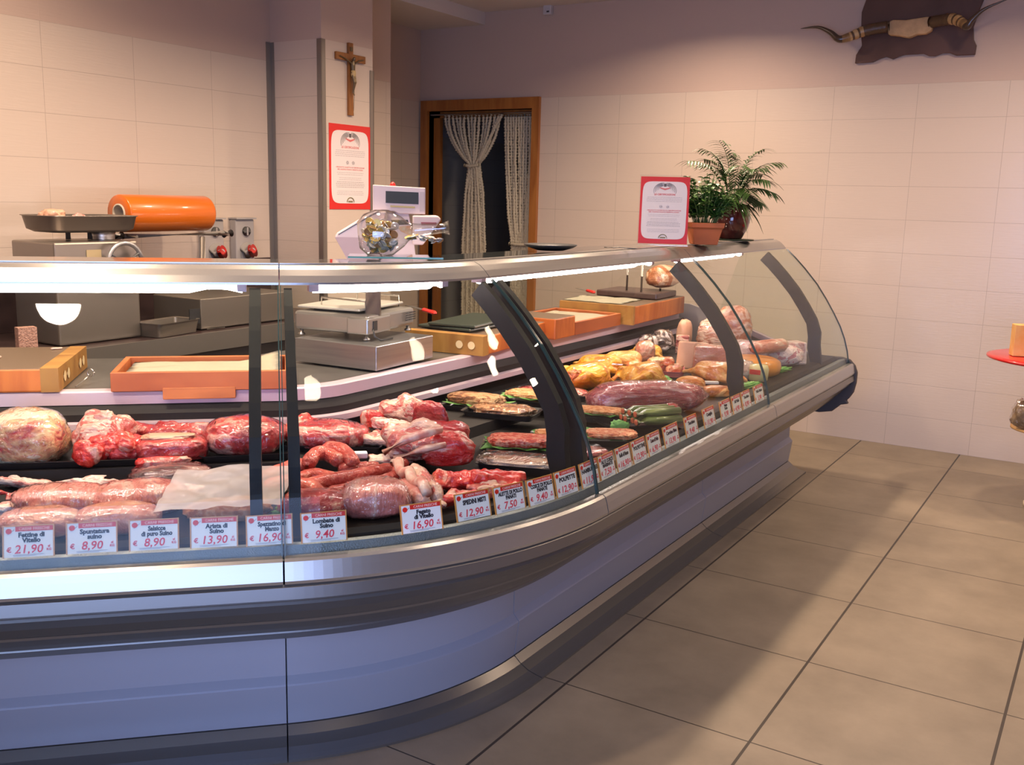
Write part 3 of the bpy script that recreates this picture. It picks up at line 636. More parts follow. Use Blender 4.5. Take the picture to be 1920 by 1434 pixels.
SA = [
 ([fr_(45.06, .78, s0+.004), fr_(45.0, .72, s0+.01), fr_(41.5, .70, s0+.016), fr_(38.5, .735, s0+.01)], .021, 'short raw sausage nearest the glass joint, back of the coil'),
 ([fr_(45.05, .85, s0), fr_(42, .80, s0+.004), fr_(38.5, .79, s0+.008), fr_(35, .82, s0)], .021, 'raw sausage at the left front of the coil'),
 ([fr_(40, .76, s0+.03), fr_(37.5, .70, s0+.045), fr_(34.5, .69, s0+.04), fr_(32.5, .75, s0+.03)], .021, 'raw sausage arched on top at back of the coil'),
 ([fr_(35.5, .67, s0+.03), fr_(33, .665, s0+.05), fr_(30.5, .70, s0+.045), fr_(29.8, .77, s0+.02)], .022, 'raw sausage bent over the right back of the coil'),
 ([fr_(43, .90, s0), fr_(38, .87, s0+.01), fr_(32.5, .86, s0+.015), fr_(27, .83, s0+.012), fr_(22.5, .80, s0+.004)], .022, 'long raw sausage running across the middle of the coil'),
 ([fr_(38, .945, s0-.002), fr_(33, .925, s0), fr_(28, .905, s0+.004), fr_(23.5, .88, s0+.006)], .021, 'long raw sausage along the front of the coil'),
 ([fr_(42, .98, s0-.002), fr_(39.5, .95, s0), fr_(40.5, .90, s0+.012), fr_(44, .885, s0+.006)], .020, 'raw sausage curled at the left front under cling film'),
 ([fr_(33, .74, s0+.002), fr_(30, .75, s0+.006), fr_(26.5, .76, s0+.004), fr_(24, .75, s0)], .021, 'raw sausage low at back right beside the white label'),
 ([fr_(23.5, .86, s0), fr_(21.5, .81, s0+.012), fr_(20.5, .84, s0+.03)], .015, 'thin twisted sausage end touching the long bone rack'),
]
for pts, r, lb in SA: sausage(pts, r, lb, 'raw sausages coiled in the corner')
wl = obj('weight_label', box(new(), (0, 0, .009), (.052, .03, .018)), mat('white_label', (.85, .82, .84), .4), loc=(-1.875, 2.165, DF+.045), rotz=R(45), bevel=.004); tag(wl, 'small white weight label lying between the sausages and pork', 'label')

# ---- bend: beef and pork behind
tray('black tray beneath the beef and wrapped meat behind the sausages', (-2.075, 2.255, DB), 32, .33, .17)
tray('black tray beneath the pork ribs in the middle of the bend', (-1.895, 2.455, DB), 8, .27, .21)
torn('beef_chunk', 'red beef chunk with white fat corner behind the sausages, left', 'meat', (-2.145, 2.245, TZ), 25, (.13, .10, .088), 21, beef_b, n=7, thick=0.42, spread=0.5)
food('wrapped_meat', 'glossy wrapped meat pack with yellow fat just behind the sausages', 'meat', (-2.055, 2.235, TZ), 41, lump(.235, .15, .080, 22, .10, 1.8, flat=.55), beef, wrap=.005)
er = torn('beef_eye', 'bony beef piece with a round red eye at the back of the bend', 'meat', (-2.13, 2.52, TZ), 20, (.215, .12, .080), 23, rib_m, n=9, thick=0.42, spread=0.5)
obj('round_eye', lump(.085, .03, .06, 24, .1, 1.5), beef_b, er, True, loc=(-.065, -.055, .02))
rk = torn('rib_rack', 'upright curved rib rack standing behind the pork slabs', 'meat', (-1.93, 2.50, TZ), 5, (.26, .07, .145), 25, rib_m, n=9, thick=0.25, spread=0.5)
obj('red_side', lump(.13, .03, .12, 26, .12, 2), beef_d, rk, True, loc=(.085, -.035, .008))
torn('pork_slab', 'pale rimmed pork slab lying on top in front of the rib rack', 'meat', (-1.925, 2.37, TZ+.045), 15, (.175, .08, .040), 27, pork, n=5, thick=0.5, spread=0.15)
torn('pork_slab', 'fat striped pork slab underneath the pale rimmed slab', 'meat', (-1.895, 2.345, TZ), 25, (.185, .12, .055), 28, rib_m, n=6, thick=0.42, spread=0.2)
torn('pork_slab', 'thin pork belly slice hanging over the black tray edge', 'meat', (-1.865, 2.265, DF+.008), 32, (.175, .09, .045), 29, pork, n=5, thick=0.42, spread=0.2)
rb = torn('rib_roast', 'big wedge-shaped rib roast with bones facing the glass', 'meat', (-1.735, 2.310, DF+.03), 42, (.29, .19, .125), 30, rib_m, n=9, thick=0.34, spread=0.5)
obj('red_face', lump(.15, .06, .10, 31, .14, 2), beef_b, rb, True, loc=(.065, -.055, .0))
obj('bone', tube(new(), [(-.13, -.075, .045), (-.07, -.085, .085), (0, -.08, .105), (.04, -.06, .108)], [.010, .014, .013, .010], 10), bone_m, rb, True)
obj('bone', tube(new(), [(-.10, -.09, .03), (-.02, -.105, .06), (.05, -.09, .07)], [.010, .012, .009], 10), bone_m, rb, True)
obj('red_flank', lump(.16, .10, .085, 32, .15, 2), beef, rb, True, loc=(.06, .03, .03))
lb_ = torn('chine_bone', 'long knobbly chine bone piece slanting down to the glass', 'meat', (-1.545, 2.06, DF+.002), -33, (.34, .075, .075), 33, rib_m, n=8, thick=0.42, spread=0.15)
obj('bone', tube(new(), [(-.16+.032*i, -.028+.004*math.sin(i*2), .058+.010*math.sin(i*1.9)) for i in range(10)], [.012+.005*abs(math.sin(i*1.7)) for i in range(10)], 10), bone_m, lb_, True)
obj('pink_flank', lump(.20, .05, .055, 34, .12, 2), pork_p, lb_, True, loc=(.03, -.035, 0))
torn('beef_pieces', 'torn red beef flank lying right of the chine bone', 'meat', (-1.485, 2.215, DF), 35, (.27, .12, .066), 35, beef_b, n=9, thick=0.36, spread=0.5)
torn('beef_pieces', 'flat pinkish beef flap between the flank and wrapped tray', 'meat', (-1.40, 2.205, DF), 55, (.18, .09, .045), 36, rib_m, n=7, thick=0.36, spread=0.5)
wt = tray('clear wrapped tray of skewers beside the Polpette price tag', (-1.50, 2.475, DF), 20, .25, .13, .03, name='wrapped_tray', cat='tray')
obj('skewer_meat', lump(.235, .105, .034, 37, .25, 5, flat=.7), meat_mat('mixed_skewers', (.35, .05, .02), (.50, .16, .06), (.62, .32, .16), (.82, .60, .45), .6, 16), wt, True, loc=(0, 0, .006))
obj('film_cover', lump(.262, .134, .012, 38, .03, 6, box_=.35, flat=.5, sub=5), film, wt, True, loc=(0, 0, .031))
food('wrapped_cut', 'red wrapped cut left of the liver price tag, nearest the glass', 'meat', (-1.69, 1.785, DF), 42, lump(.18, .13, .070, 39, .10, 1.8, flat=.6), beef, wrap=.003)
food('wrapped_cut', 'wrapped pink cut with bright film folds directly behind liver price tag', 'meat', (-1.545, 1.865, DF), 46, lump(.18, .14, .092, 40, .10, 1.8, flat=.6), pork_p, wrap=.005)
food('green_garnish', 'small leaf garnish tucked beside the wrapped cut at glass joint', 'garnish', (-1.745, 1.735, DF), 30, lump(.06, .05, .03, 41, .4, 5, flat=.6), green_l)

# ---- straight run: trays with breaded food
def liner(w_, h_, seed, parent, z=.02, name='leaf_liner'):
    bm = new(); n = 28; c = bm.verts.new((0, 0, z)); rim = []
    for i in range(n):
        a = 2*PI*i/n; k = 1/max(abs(math.cos(a)), abs(math.sin(a)))**.85; j = 1 + (.09 if i % 2 else -.04) + .04*math.sin(seed+i)
        rim.append(bm.verts.new((w_/2*k*j*math.cos(a), h_/2*k*j*math.sin(a), z + .012*abs(math.sin(i*1.3+seed)))))
    for i in range(n): bm.faces.new((c, rim[i], rim[(i+1) % n]))
    bmesh.ops.solidify(bm, geom=bm.faces[:], thickness=.0008)
    return obj(name, bm, green_l, parent, False)
def leaf_tray(label, loc, rz, lx, ly, kind, content, seed, m, hh=.02, h=.02, flabel='', wrap=0):
    t = tray(label, loc, rz, lx, ly, h); liner(lx*.93, ly*.93, seed, t, h-.002)
    f_ = food(content, flabel, kind, (loc[0], loc[1], loc[2]+h+.002), rz, lump(lx*.84, ly*.74, hh, seed, .10, 3.0, box_=.55, flat=.6, sub=5, fine=.6), m, wrap)
    return t
leaf_tray('black tray with brown skewers, nearest the worktop before the bend', (-2.105, 3.00, DB), 12, .25, .16, 'skewers', 'brown_skewers', 42, brown_m, .034, .02, 'dark brown breaded skewers in the tray nearest the worktop', 0)
tb = tray('black tray of wrapped brown cutlets under the orange flat cutlet', (-1.875, 2.96, DB), 14, .27, .16, .022)
food('brown_cutlets', 'brown cutlets under shiny cling film in front of the skewers', 'cutlets', (-1.875, 2.96, DB+.005), 14, lump(.235, .13, .034, 43, .2, 3.4, flat=.6), brown_m, wrap=.004)
leaf_tray('black tray under the large breaded cutlet on green leaf paper', (-1.90, 3.215, DB), 6, .25, .17, 'cutlet', 'breaded_cutlet', 44, patty_m, .018, .026, 'large flat breaded cutlet on green leaf paper, farther back', 0)
tr_ = tray('black tray of thin red slices behind the breaded cutlet', (-1.945, 3.455, DB), 30, .29, .17, .024)
food('red_slices', 'thin red meat slices in the tray left of the dark support arm', 'meat', (-1.995, 3.425, DB+.006), 30, lump(.17, .15, .036, 45, .18, 3.2, flat=.6), beef, wrap=.003)
food('red_slices', 'thin red meat slices in the tray just right of the dark support arm', 'meat', (-1.885, 3.49, DB+.006), 30, lump(.15, .14, .034, 46, .18, 3.2, flat=.6), rib_m)
leaf_tray('black tray under the red minced steak', (-1.610, 2.655, DF), 28, .25, .16, 'minced steak', 'minced_steak', 47, mince_m, .030, .026, 'thick bright red minced steak on green leaf paper', 0)
leaf_tray('black tray tucked behind the red minced steak', (-1.60, 2.84, DF+.004), 36, .13, .13, 'cutlet', 'breaded_cutlet', 48, patty_m, .014, .02, 'small breaded cutlet corner peeping out behind the minced steak', 0)
leaf_tray('black tray under the middle breaded cutlet right of the arm', (-1.595, 3.205, DF), 14, .21, .15, 'cutlet', 'breaded_cutlet', 49, patty_m, .016, .026, 'breaded cutlet on green paper beside the wrapped loin', 0)
leaf_tray('black tray under the reddish breaded cutlet at the glass', (-1.405, 2.955, DF), 34, .20, .16, 'cutlet', 'breaded_cutlet', 50, patty_r, .018, .024, 'reddish breaded cutlet on green paper close behind price tags', 0)
tg = tray('black tray of wrapped hamburgers right beside the support arm', (-1.40, 2.735, DF), 40, .17, .13, .022)
food('hamburgers', 'wrapped purple red hamburgers low behind the support arm', 'meat', (-1.40, 2.735, DF+.005), 40, lump(.14, .10, .026, 51, .1, 3, flat=.6), purple_m, wrap=.003)
# courgette rolls
bm0 = None; zt = tray('shallow black tray holding the green courgette rolls', (-1.395, 3.205, DF), 58, .25, .15, .014)
zg = mat('courgette_skin', (.045, .08, .018), .35, coat=.4, col2=(.17, .20, .06), vscale=20, stretch=(.5, 6, 6))
zf = mat('roll_filling', (.62, .17, .06), .5, bump=.5, bscale=70, col2=(.40, .06, .03), vscale=40)
zi = 0
for row, (n_, z_) in enumerate(((4, .016), (3, .041))):
    for i in range(n_):
        y = (-.048 + .032*i) + row*.016; x = .006*math.sin(i*2+row)
        bm = new(); tube(bm, [(x-.095, y, z_), (x-.05, y+.002, z_+.002), (x+.0, y-.001, z_), (x+.095, y+.001, z_)], [.0135, .0150, .0150, .0135], 14)
        rzz = R(58); c_, s_ = math.cos(rzz), math.sin(rzz)
        o = obj('courgette_roll', bm, zg, smooth=True, loc=(-1.395, 3.205, DF+.0195), rotz=rzz); tag(o, 'green courgette roll with orange filling in the shallow black tray', 'courgette roll', 'courgette rolls stacked in one tray')
        obj('filling', lump(.006, .021, .021, zi, .1, 3, flat=1.2, sub=3), zf, o, True, loc=(x-.096, y, z_-.0105)); zi += 1
food('leaf_garnish', 'folded green leaf paper standing between the two breaded cutlets', 'garnish', (-1.455, 3.075, DF), 40, lump(.07, .012, .06, 52, .3, 3, flat=.8), green_l)
food('pork_loin', 'long shiny wrapped pork loin lying in the middle of the right run', 'meat', (-1.500, 3.455, DF), 49, lump(.50, .14, .120, 53, .08, 1.6, flat=.55, taper=.12), purple_m, wrap=.005)
food('meat_end', 'small dark red meat end behind the gap in the price tags', 'meat', (-1.285, 3.335, DF), 60, lump(.09, .05, .07, 54, .2, 3, flat=.6), beef_d, wrap=.003)

# ---- poultry
def chicken(label, loc, rz, L, W, H, m, seed=0, legs=True, red=False):
    b = [((-L*.22, 0, H*.48), (L*.18, 0, H*.50), H*.44, H*.48), ((-L*.28, 0, H*.40), (-L*.40, 0, H*.36), H*.26, H*.14),
         ((-.05*L, -W*.22, H*.52), (.12*L, -W*.2, H*.54), H*.34, H*.36), ((-.05*L, W*.22, H*.52), (.12*L, W*.2, H*.54), H*.34, H*.36)]
    if legs:
        for s in (-1, 1):
            b += [((L*.05, s*W*.34, H*.42), (-L*.20, s*W*.40, H*.62), H*.27, H*.20), ((-L*.20, s*W*.40, H*.62), (-L*.42, s*W*.30, H*.50), H*.18, H*.08), ((-L*.42, s*W*.30, H*.50), (-L*.50, s*W*.27, H*.46), H*.07, H*.09),
                  ((L*.20, s*W*.38, H*.44), (L*.38, s*W*.30, H*.30), H*.15, H*.10)]
    o = blob('chicken', b, m, vox=.006); o.location = loc; o.rotation_euler = (0, 0, R(rz)); tag(o, label, 'chicken')
    if red: obj('red_head', lump(.075, .06, .05, seed, .35, 4), meat_mat('comb_red', (.30, .04, .01), (.48, .09, .02), (.58, .18, .04), (.66, .3, .1), .4, 20), o, True, loc=(-L*.33, -W*.2, H*.5))
    return o
chicken('yellow chicken at the back left of the poultry, beside the arm', (-2.03, 3.98, DB), 20, .26, .17, .115, yellow_m, 1)
chicken('yellow chicken with red comb lying in front of the others', (-1.885, 3.63, DB), 65, .27, .18, .135, yellow_m, 2, red=True)
chicken('yellow chicken on the right of the one with the red comb', (-1.715, 3.82, DF), 75, .26, .17, .130, yellow_m, 3)
chicken('orange chicken thighs stacked far back under the worktop edge', (-2.05, 4.27, DB), 35, .24, .16, .095, orange_m, 4)
chicken('yellow poussin behind the pink meat tray at the worktop', (-2.06, 4.60, DB), 25, .19, .13, .085, yellow_m, 5)
for x, y, rz, lb in ((-1.93, 3.80, 40, 'round pink label on the front yellow chicken'), (-1.845, 3.885, 20, 'round pink label on the yellow chicken farther right')):
    lo = thing('poultry_label', lb, 'label', (x+.04, y-.13, DF+.128), R(rz))
    obj('paper', slab(new(), [(-.022, -.014), (.022, -.016), (.026, .012), (-.02, .016)], 0, .0012), mat('pink_label', (.80, .52, .62), .5), lo)
    obj('dot', lathe(new(), [(0, .0013), (.007, .0013), (.007, .0018), (0, .0018)], n=16), mat('label_ink', (.03, .03, .08), .5), lo)
torn('drumstick', 'orange drumstick at the right foot of the yellow chickens', 'chicken piece', (-1.795, 3.925, DF), 40, (.10, .07, .055), 55, orange_m, n=3, thick=0.42, spread=0.1)
dk = food('fish_pack', 'narrow grey and white pack leaning on the yellow chicken', 'pack', (-1.80, 3.98, DF+.04), 65, lump(.10, .03, .06, 56, .1, 2), mat('grey_white_pack', (.62, .55, .58), .3, coat=.5, col2=(.15, .13, .14), vscale=14), wrap=.002)
ct = tray('pink foam tray of chopped turkey stew meat', (-1.835, 4.235, DB+.002), 24, .27, .17, .028, mat('pink_foam', (.72, .22, .22), .45), 'foam_tray')
chops = [(-.09, -.02, 10), (-.04, .03, 50), (.0, -.03, 80), (.05, .02, 20), (.085, -.02, 60), (-.06, -.045, 110), (.03, .05, 95), (.09, .04, 30), (-.10, .04, 75), (.0, .01, 5)]
for i, (x, y, a) in enumerate(chops):
    c_, s_ = math.cos(R(24)), math.sin(R(24))
    food('stew_chunk', 'orange red chunk of turkey stew meat in the pink tray', 'meat', (-1.835+x*c_-y*s_, 4.235+x*s_+y*c_, DB+.008+(.030 if i in (3, 9, 2) else 0)), a, lump(.075, .05, .045, 57+i, .22, 3, flat=.6, sub=3), meat_mat('stew', (.50, .07, .02), (.68, .18, .07), (.76, .32, .14), (.82, .5, .3), .5, 9), group='stew meat in the pink tray')
food('round_loaf', 'small upright wrapped pink roast behind the stew meat', 'meat', (-2.01, 4.50, DB), 41, lump(.10, .085, .115, 70, .08, 1.5, flat=.7), salmon, wrap=.003)
def cheese(name, label, loc, rz, sx, sy, sz, m, cat='ham', wrap=False, tilt=0.):
    bm = box(new(), (0, 0, sz/2), (sx, sy, sz), taper=.93); bmesh.ops.rotate(bm, verts=bm.verts, cent=(0, 0, 0), matrix=Matrix.Rotation(tilt, 3, 'X'))
    o = obj(name, bm, m, loc=loc, rotz=R(rz), bevel=.008); tag(o, label, cat)
    if wrap:
        bm = box(new(), (0, 0, sz/2), (sx+.008, sy+.008, sz+.006), taper=.93); bmesh.ops.rotate(bm, verts=bm.verts, cent=(0, 0, 0), matrix=Matrix.Rotation(tilt, 3, 'X'))
        bmesh.ops.subdivide_edges(bm, edges=bm.edges[:], cuts=5, use_grid_fill=True); obj('cling_film', bm, film, o, True)
    return o
cheese('lard_block', 'upright square pale pink lard block behind the brown chicken', (-1.745, 4.47, DB), 8, .155, .05, .135, rind, wrap=False, tilt=-.12)
cheese('lard_block', 'wide wrapped lard block lying right of the upright one', (-1.600, 4.40, DF+.03), 16, .21, .10, .11, salmon, wrap=True)
chicken('big whole brown orange chicken before the wrapped lard block', (-1.490, 4.13, DF), -8, .29, .17, .12, orange_m, 6)
food('orange_roast', 'small round orange stuffed roast beside the green sprig', 'meat', (-1.555, 3.975, DF), 15, lump(.13, .085, .062, 71, .1, 1.6), orange_m)
food('orange_roast', 'flat orange breaded roast nearest the price tags', 'meat', (-1.40, 3.925, DF), 32, lump(.15, .08, .046, 72, .08, 1.6), orange_m)
food('orange_roast', 'dark orange piece wedged between the two orange roasts', 'meat', (-1.455, 3.915, DF), 30, lump(.10, .06, .034, 73, .15, 2), meat_mat('deep_orange', (.35, .06, .01), (.52, .14, .02), (.62, .22, .05), (.7, .3, .1), .4, 8))
food('leaf_garnish', 'bright green salad sprig left of the round orange roast', 'garnish', (-1.665, 3.955, DF), 30, lump(.055, .05, .055, 74, .45, 5), green_l)
for x, y, rz, lb in ((-1.475, 4.02, 30, 'flat white card between the brown chicken and flat roast'), (-1.365, 4.035, 50, 'small white card at the far corner of the flat roast')):
    o = obj('small_card', box(new(), (0, 0, .006), (.06, .022, .012)), whitep, loc=(x, y, DF+.03), rotz=R(rz), bevel=.003); tag(o, lb, 'card')
# hams and cured pieces at the far end
food('ham_piece', 'tall narrow pale ham piece at the back of the far end', 'ham', (-2.02, 5.03, DB), 70, lump(.09, .07, .175, 75, .08, 1.5, flat=.9), rind)
cheese('speck_block', 'dark red speck block at the foot of the tall ham', (-1.985, 4.93, DB), 12, .075, .045, .10, meat_mat('speck', (.12, .01, .01), (.25, .03, .03), (.4, .10, .08), (.7, .45, .35), .5, 9))
food('net_ham', 'brown ham tied in netting standing behind the lard blocks', 'ham', (-1.84, 5.00, DB), 20, lump(.17, .13, .20, 76, .12, 1.8, flat=.8), meat_mat('net_ham', (.30, .05, .03), (.48, .13, .08), (.60, .26, .17), (.82, .55, .42), .6, 16, stretch=(1, 1, 3)), wrap=.002)
food('net_ham', 'orange smoked ham leaning above the netted ham by the arm', 'ham', (-1.80, 5.19, DB), 20, lump(.20, .12, .26, 77, .12, 1.6, flat=.8), meat_mat('smoked', (.45, .10, .04), (.62, .22, .11), (.74, .36, .22), (.84, .55, .42), .5, 8), wrap=.003)
food('salami', 'bunch of dark wrapped salami with shiny film at the back', 'salami', (-2.10, 4.86, DB), 40, lump(.11, .09, .13, 78, .2, 2.5, flat=.8), meat_mat('dark_salami', (.03, .015, .012), (.08, .04, .03), (.22, .13, .08), (.8, .7, .65), .5, 13), wrap=.006)
food('salami', 'dark wrapped salami lying below the worktop corner', 'salami', (-2.12, 4.68, DB+.02), 40, lump(.10, .06, .10, 79, .2, 2.5, flat=.8), meat_mat('dark_salami', (.03, .015, .012), (.08, .04, .03), (.22, .13, .08), (.8, .7, .65), .5, 13), wrap=.006)
food('cured_meat', 'pink marbled cured meat just right of the second arm', 'ham', (-1.565, 4.78, DF+.03), 20, lump(.20, .14, .10, 80, .14, 2.4, flat=.6), meat_mat('coppa', (.42, .03, .05), (.58, .12, .14), (.70, .30, .32), (.86, .66, .62), .7, 12), wrap=.003)
food('cured_meat', 'reddish cured slab under the fat pale sausage at far end', 'ham', (-1.45, 4.90, DF), 40, lump(.26, .14, .11, 81, .12, 2, flat=.6), meat_mat('coppa', (.42, .03, .05), (.58, .12, .14), (.70, .30, .32), (.86, .66, .62), .7, 12))
o = obj('fat_sausage', tube(new(), [(-.105, 0, 0), (-.098, 0, .002), (-.08, 0, .004), (0, .0, .008), (.08, 0, .014), (.10, 0, .02), (.11, 0, .022)], [.004, .02, .031, .036, .034, .02, .004], 16), salmon, smooth=True, loc=(-1.470, 4.775, DF+.135), rotz=R(48)); tag(o, 'fat pale pink sausage resting on top at the far end', 'sausage')
o = obj('cheese_wheel', lathe(new(), [(0, 0), (.105, 0), (.125, .012), (.132, .04), (.125, .066), (.105, .078), (0, .078)], n=40), mat('orange_rind', (.74, .27, .03), .35, coat=.4, var=.25, vscale=8), smooth=True, loc=(-1.425, 4.565, DF)); tag(o, 'thick orange cheese wheel below the fat pale sausage', 'cheese')
o = obj('cheese_wheel', lathe(new(), [(0, 0), (.035, 0), (.045, .012), (.047, .06), (.040, .078), (0, .082)], n=28), mat('pale_cheese', (.70, .60, .28), .35, coat=.5), smooth=True, loc=(-1.335, 4.375, DF)); tag(o, 'small pale yellow wrapped cheese with a red label', 'cheese')
obj('red_label', box(new(), (.0, -.0475, .05), (.05, .003, .022), rz=.0), mat('label_red', (.62, .03, .02), .4), o)
food('wrapped_ham', 'white glossy wrapped ham half between arm and small cheese', 'ham', (-1.475, 4.36, DF), 45, lump(.17, .11, .095, 82, .08, 1.6, flat=.6), meat_mat('pale_ham', (.70, .34, .28), (.78, .48, .40), (.84, .62, .54), (.90, .78, .70), .6, 6), wrap=.004)
cheese('speck_end', 'speck end with dark rind at the far right of the display', (-1.325, 4.985, DF), 50, .16, .10, .115, meat_mat('speck_pale', (.35, .05, .04), (.52, .20, .17), (.64, .42, .38), (.76, .60, .54), .6, 10))
food('leaf_garnish', 'string of green salad leaves along the front far end', 'garnish', (-1.315, 4.66, DF), 69, lump(.22, .06, .03, 83, .45, 5), green_l)
food('leaf_garnish', 'green salad leaves before the small pale cheese', 'garnish', (-1.325, 4.22, DF), 80, lump(.16, .04, .022, 84, .45, 5), green_l)

# ================================================================ PRICE TAGS
card_m = mat('tag_card', (.80, .77, .74), .45); red_m = mat('tag_red', (.62, .018, .012), .4); ink = mat('tag_black', (.02, .02, .03), .5)
pen = mat('tag_pen', (.70, .04, .07), .5); holder_m = mat('tag_holder', (.55, .24, .06), .35); pinkt = mat('tag_header_text', (.86, .50, .46), .5); grey_t = mat('tag_small_print', (.25, .25, .30), .5)
TAGS = [  # x, y, width, degrees, lines, price
 (-2.003, 1.200, .104, 46, ['Fettine di', 'Vitello'], '21,90'), (-1.912, 1.295, .106, 46, ['Spuntatura', 'suino'], '8,90'),
 (-1.817, 1.389, .106, 46, ['Salsicce', 'di puro Suino'], '8,90'), (-1.721, 1.480, .104, 45, ['Arista di', 'Suino'], '13,90'),
 (-1.630, 1.566, .104, 47, ['Spezzatino di', 'Manzo'], '16,90'), (-1.543, 1.658, .106, 51, ['Lombate di', 'Suino'], '9,40'),
 (-1.398, 1.852, .108, 61, ['Fegato', 'di Vitello'], '16,90'), (-1.350, 2.008, .106, 70, ['SPIEDINI MISTI'], '12,90'),
 (-1.308, 2.118, .104, 74, ['ALETTE DI POLLO', 'PANATI'], '7,50'), (-1.276, 2.228, .102, 78, ['COSCE DI POLLO', 'PANATE'], '9,40'),
 (-1.258, 2.340, .100, 83, ['POLPETTE'], '12,90'), (-1.248, 2.462, .100, 88, ['HAMBURGER'], '11,90'),
 (-1.245, 2.568, .098, 90, ['ALI E COSCE', 'MARINATE'], '7,50'), (-1.245, 2.682, .098, 90, ['Rollè di Manzo'], '16,90'),
 (-1.245, 2.795, .100, 90, ['POLPETTINE'], '12,90'), (-1.245, 2.912, .098, 90, ['Cosce di Pollo'], '6,90'),
 (-1.245, 3.055, .120, 90, ['Cordon Bleu'], '13,90'), (-1.245, 3.235, .110, 90, ['Tacchino'], '9,40'),
 (-1.245, 3.410, .110, 90, ['Coniglio'], '11,90'), (-1.245, 3.585, .110, 90, ['Petto', 'Pollo'], '9,90'),
 (-1.245, 3.710, .095, 90, ['Ali Pollo'], '4,90'), (-1.245, 3.825, .100, 90, ['Tacchino'], '8,90'), (-1.245, 3.985, .115, 90, ['Pollo Busto'], '5,90')]
TH = .069
for x, y, w_, a, lines, price in TAGS:
    far_ = y > 3.1
    nm = ' '.join(lines)
    t = thing('price_tag', 'price tag reading %s with handwritten %s' % (nm, price) if 'Tacchino' not in nm else 'price tag reading %s with handwritten %s' % (nm, price), 'price tag', (x, y, .6595), R(a), 'price tags along the front glass')
    tilt = Matrix.Rotation(R(90-14), 4, 'X')       # card faces the customer, leaning back
    def at(px, py, pz=.001): return tilt @ Matrix.Translation((px, py, pz))
    bm = box(new(), (0, TH/2, 0), (w_, TH, .0014)); obj('card', bm, card_m, t, matrix=tilt)
    bm = box(new(), (-w_/2, TH/2, 0), (.003, TH+.003, .0035)); box(bm, (w_/2, TH/2, 0), (.003, TH+.003, .0035)); box(bm, (0, TH, 0), (w_, .0022, .003)); obj('holder_frame', bm, holder_m, t, matrix=tilt)
    obj('header_band', box(new(), (.012, TH-.0065, .0009), (w_-.026, .011, .0006)), red_m, t, matrix=tilt)
    bm = new(); slab(bm, [(.0065*math.cos(i*PI/6), .0062*math.sin(i*PI/6)) for i in range(12)], .0008, .0016); bmesh.ops.translate(bm, verts=bm.verts, vec=(-w_/2+.0115, TH-.011, 0)); obj('logo', bm, red_m, t, matrix=tilt)
    bm = box(new(), (-w_/2+.016, TH-.013, .001), (.018, .0012, .0006), rz=.7); obj('logo_line', bm, grey_t, t, matrix=tilt)
    text('CARNI FRESCHE', .0088, pinkt, t, at(.012, TH-.0068, .0014), .0001, name='header_text')
    fs = .0165 if len(lines) == 1 else .0142
    mxl = max(len(q) for q in lines); sxx = min(1., (w_-.016)/(mxl*fs*.56))
    for k, q in enumerate(lines): text(q, fs, ink, t, at(.006, TH-.0205-.0118*k-(.004 if len(lines) == 1 else 0), .0011), .0007, name='product_name', sx=sxx)
    text(price, .0265, pen, t, at(.000, .0165, .0012), .0003, shear=.15, name='price')
    text('€', .0155, pen, t, at(-w_/2+.012, .016, .0011), .0003, name='euro_sign')
    text('al\nKG', .0075, pen, t, at(w_/2-.010, .0185, .0011), .0002, name='unit')
    bm = box(new(), (0, .0052, .0009), (w_*.62, .0009, .0004)); box(bm, (-w_*.08, .0028, .0009), (w_*.45, .0008, .0004)); obj('small_print', bm, grey_t, t, matrix=tilt)
# ================================================================ ON THE WORKTOP
WT = .8512
block = wood_mat('endgrain_block', (.62, .19, .035), (.36, .075, .012), (9, 1.2, 2.0), .42, c3=(.13, .085, .055))
block_y = wood_mat('yellow_side_wood', (.40, .21, .05), (.24, .10, .02), (2, 9, 3), .5)
boxw = wood_mat('orange_tray_wood', (.50, .15, .045), (.33, .08, .02), (1.5, 8, 6), .5)
plug_m = mat('pale_plug', (.72, .55, .30), .5)
paper = mat('butcher_paper', (.66, .61, .47), .75, bump=.2, bscale=18)
redp = mat('red_plastic', (.66, .02, .015), .35)
blackp = mat('black_box_plastic', (.03, .03, .032), .35)

def chopping_block(label, loc, rz, lx, ly, lz, plugs=True, cream=True):
    o = obj('chopping_block', box(new(), (0, 0, lz/2), (lx, ly, lz)), block, loc=loc, rotz=R(rz), bevel=.006); tag(o, label, 'chopping block')
    for s in ((-1, 1) if plugs == 2 else (1,) if plugs else ()):
        bm = bx(new(), s*(lx/2-.05), s*(lx/2+.002), -ly/2-.0015, ly/2+.0015, .0005, lz+.0012); obj('end_board', bm, block_y, o)
        for y in (-ly*.32, -ly*.20, ly*.22, ly*.34):
            cyl(bm := new(), (s*(lx/2+.0015), y, lz*.5), (s*(lx/2+.0045), y, lz*.5), .017, n=20); obj('plug', bm, plug_m, o)
    return o
cb = chopping_block('thick end-grain chopping block at left end of the worktop', P(45.92, .085, WT), 45, .50, .45, .074, 1)
for i, (x, y, a) in enumerate(((-.02, .10, .3), (.17, .16, 1.2), (.03, -.02, 2.))):
    c = obj('meat_scrap', lump(.035, .012, .006, i, .3, 3, sub=3), mat('scrap', (.72, .50, .42), .4), smooth=True)
    c.location = cb.matrix_basis.to_3x3() @ Vector((0, 0, 0)) + Vector(P(45.92, .085, WT+.0755)) + Matrix.Rotation(R(45), 3, 'Z') @ Vector((x, y, 0)); c.rotation_euler = (0, 0, a)
    tag(c, ('pale meat scrap at middle of the left chopping block', 'pale scrap near the back right of the left chopping block', 'curled pale scrap at the front left of the chopping block')[i], 'scrap')
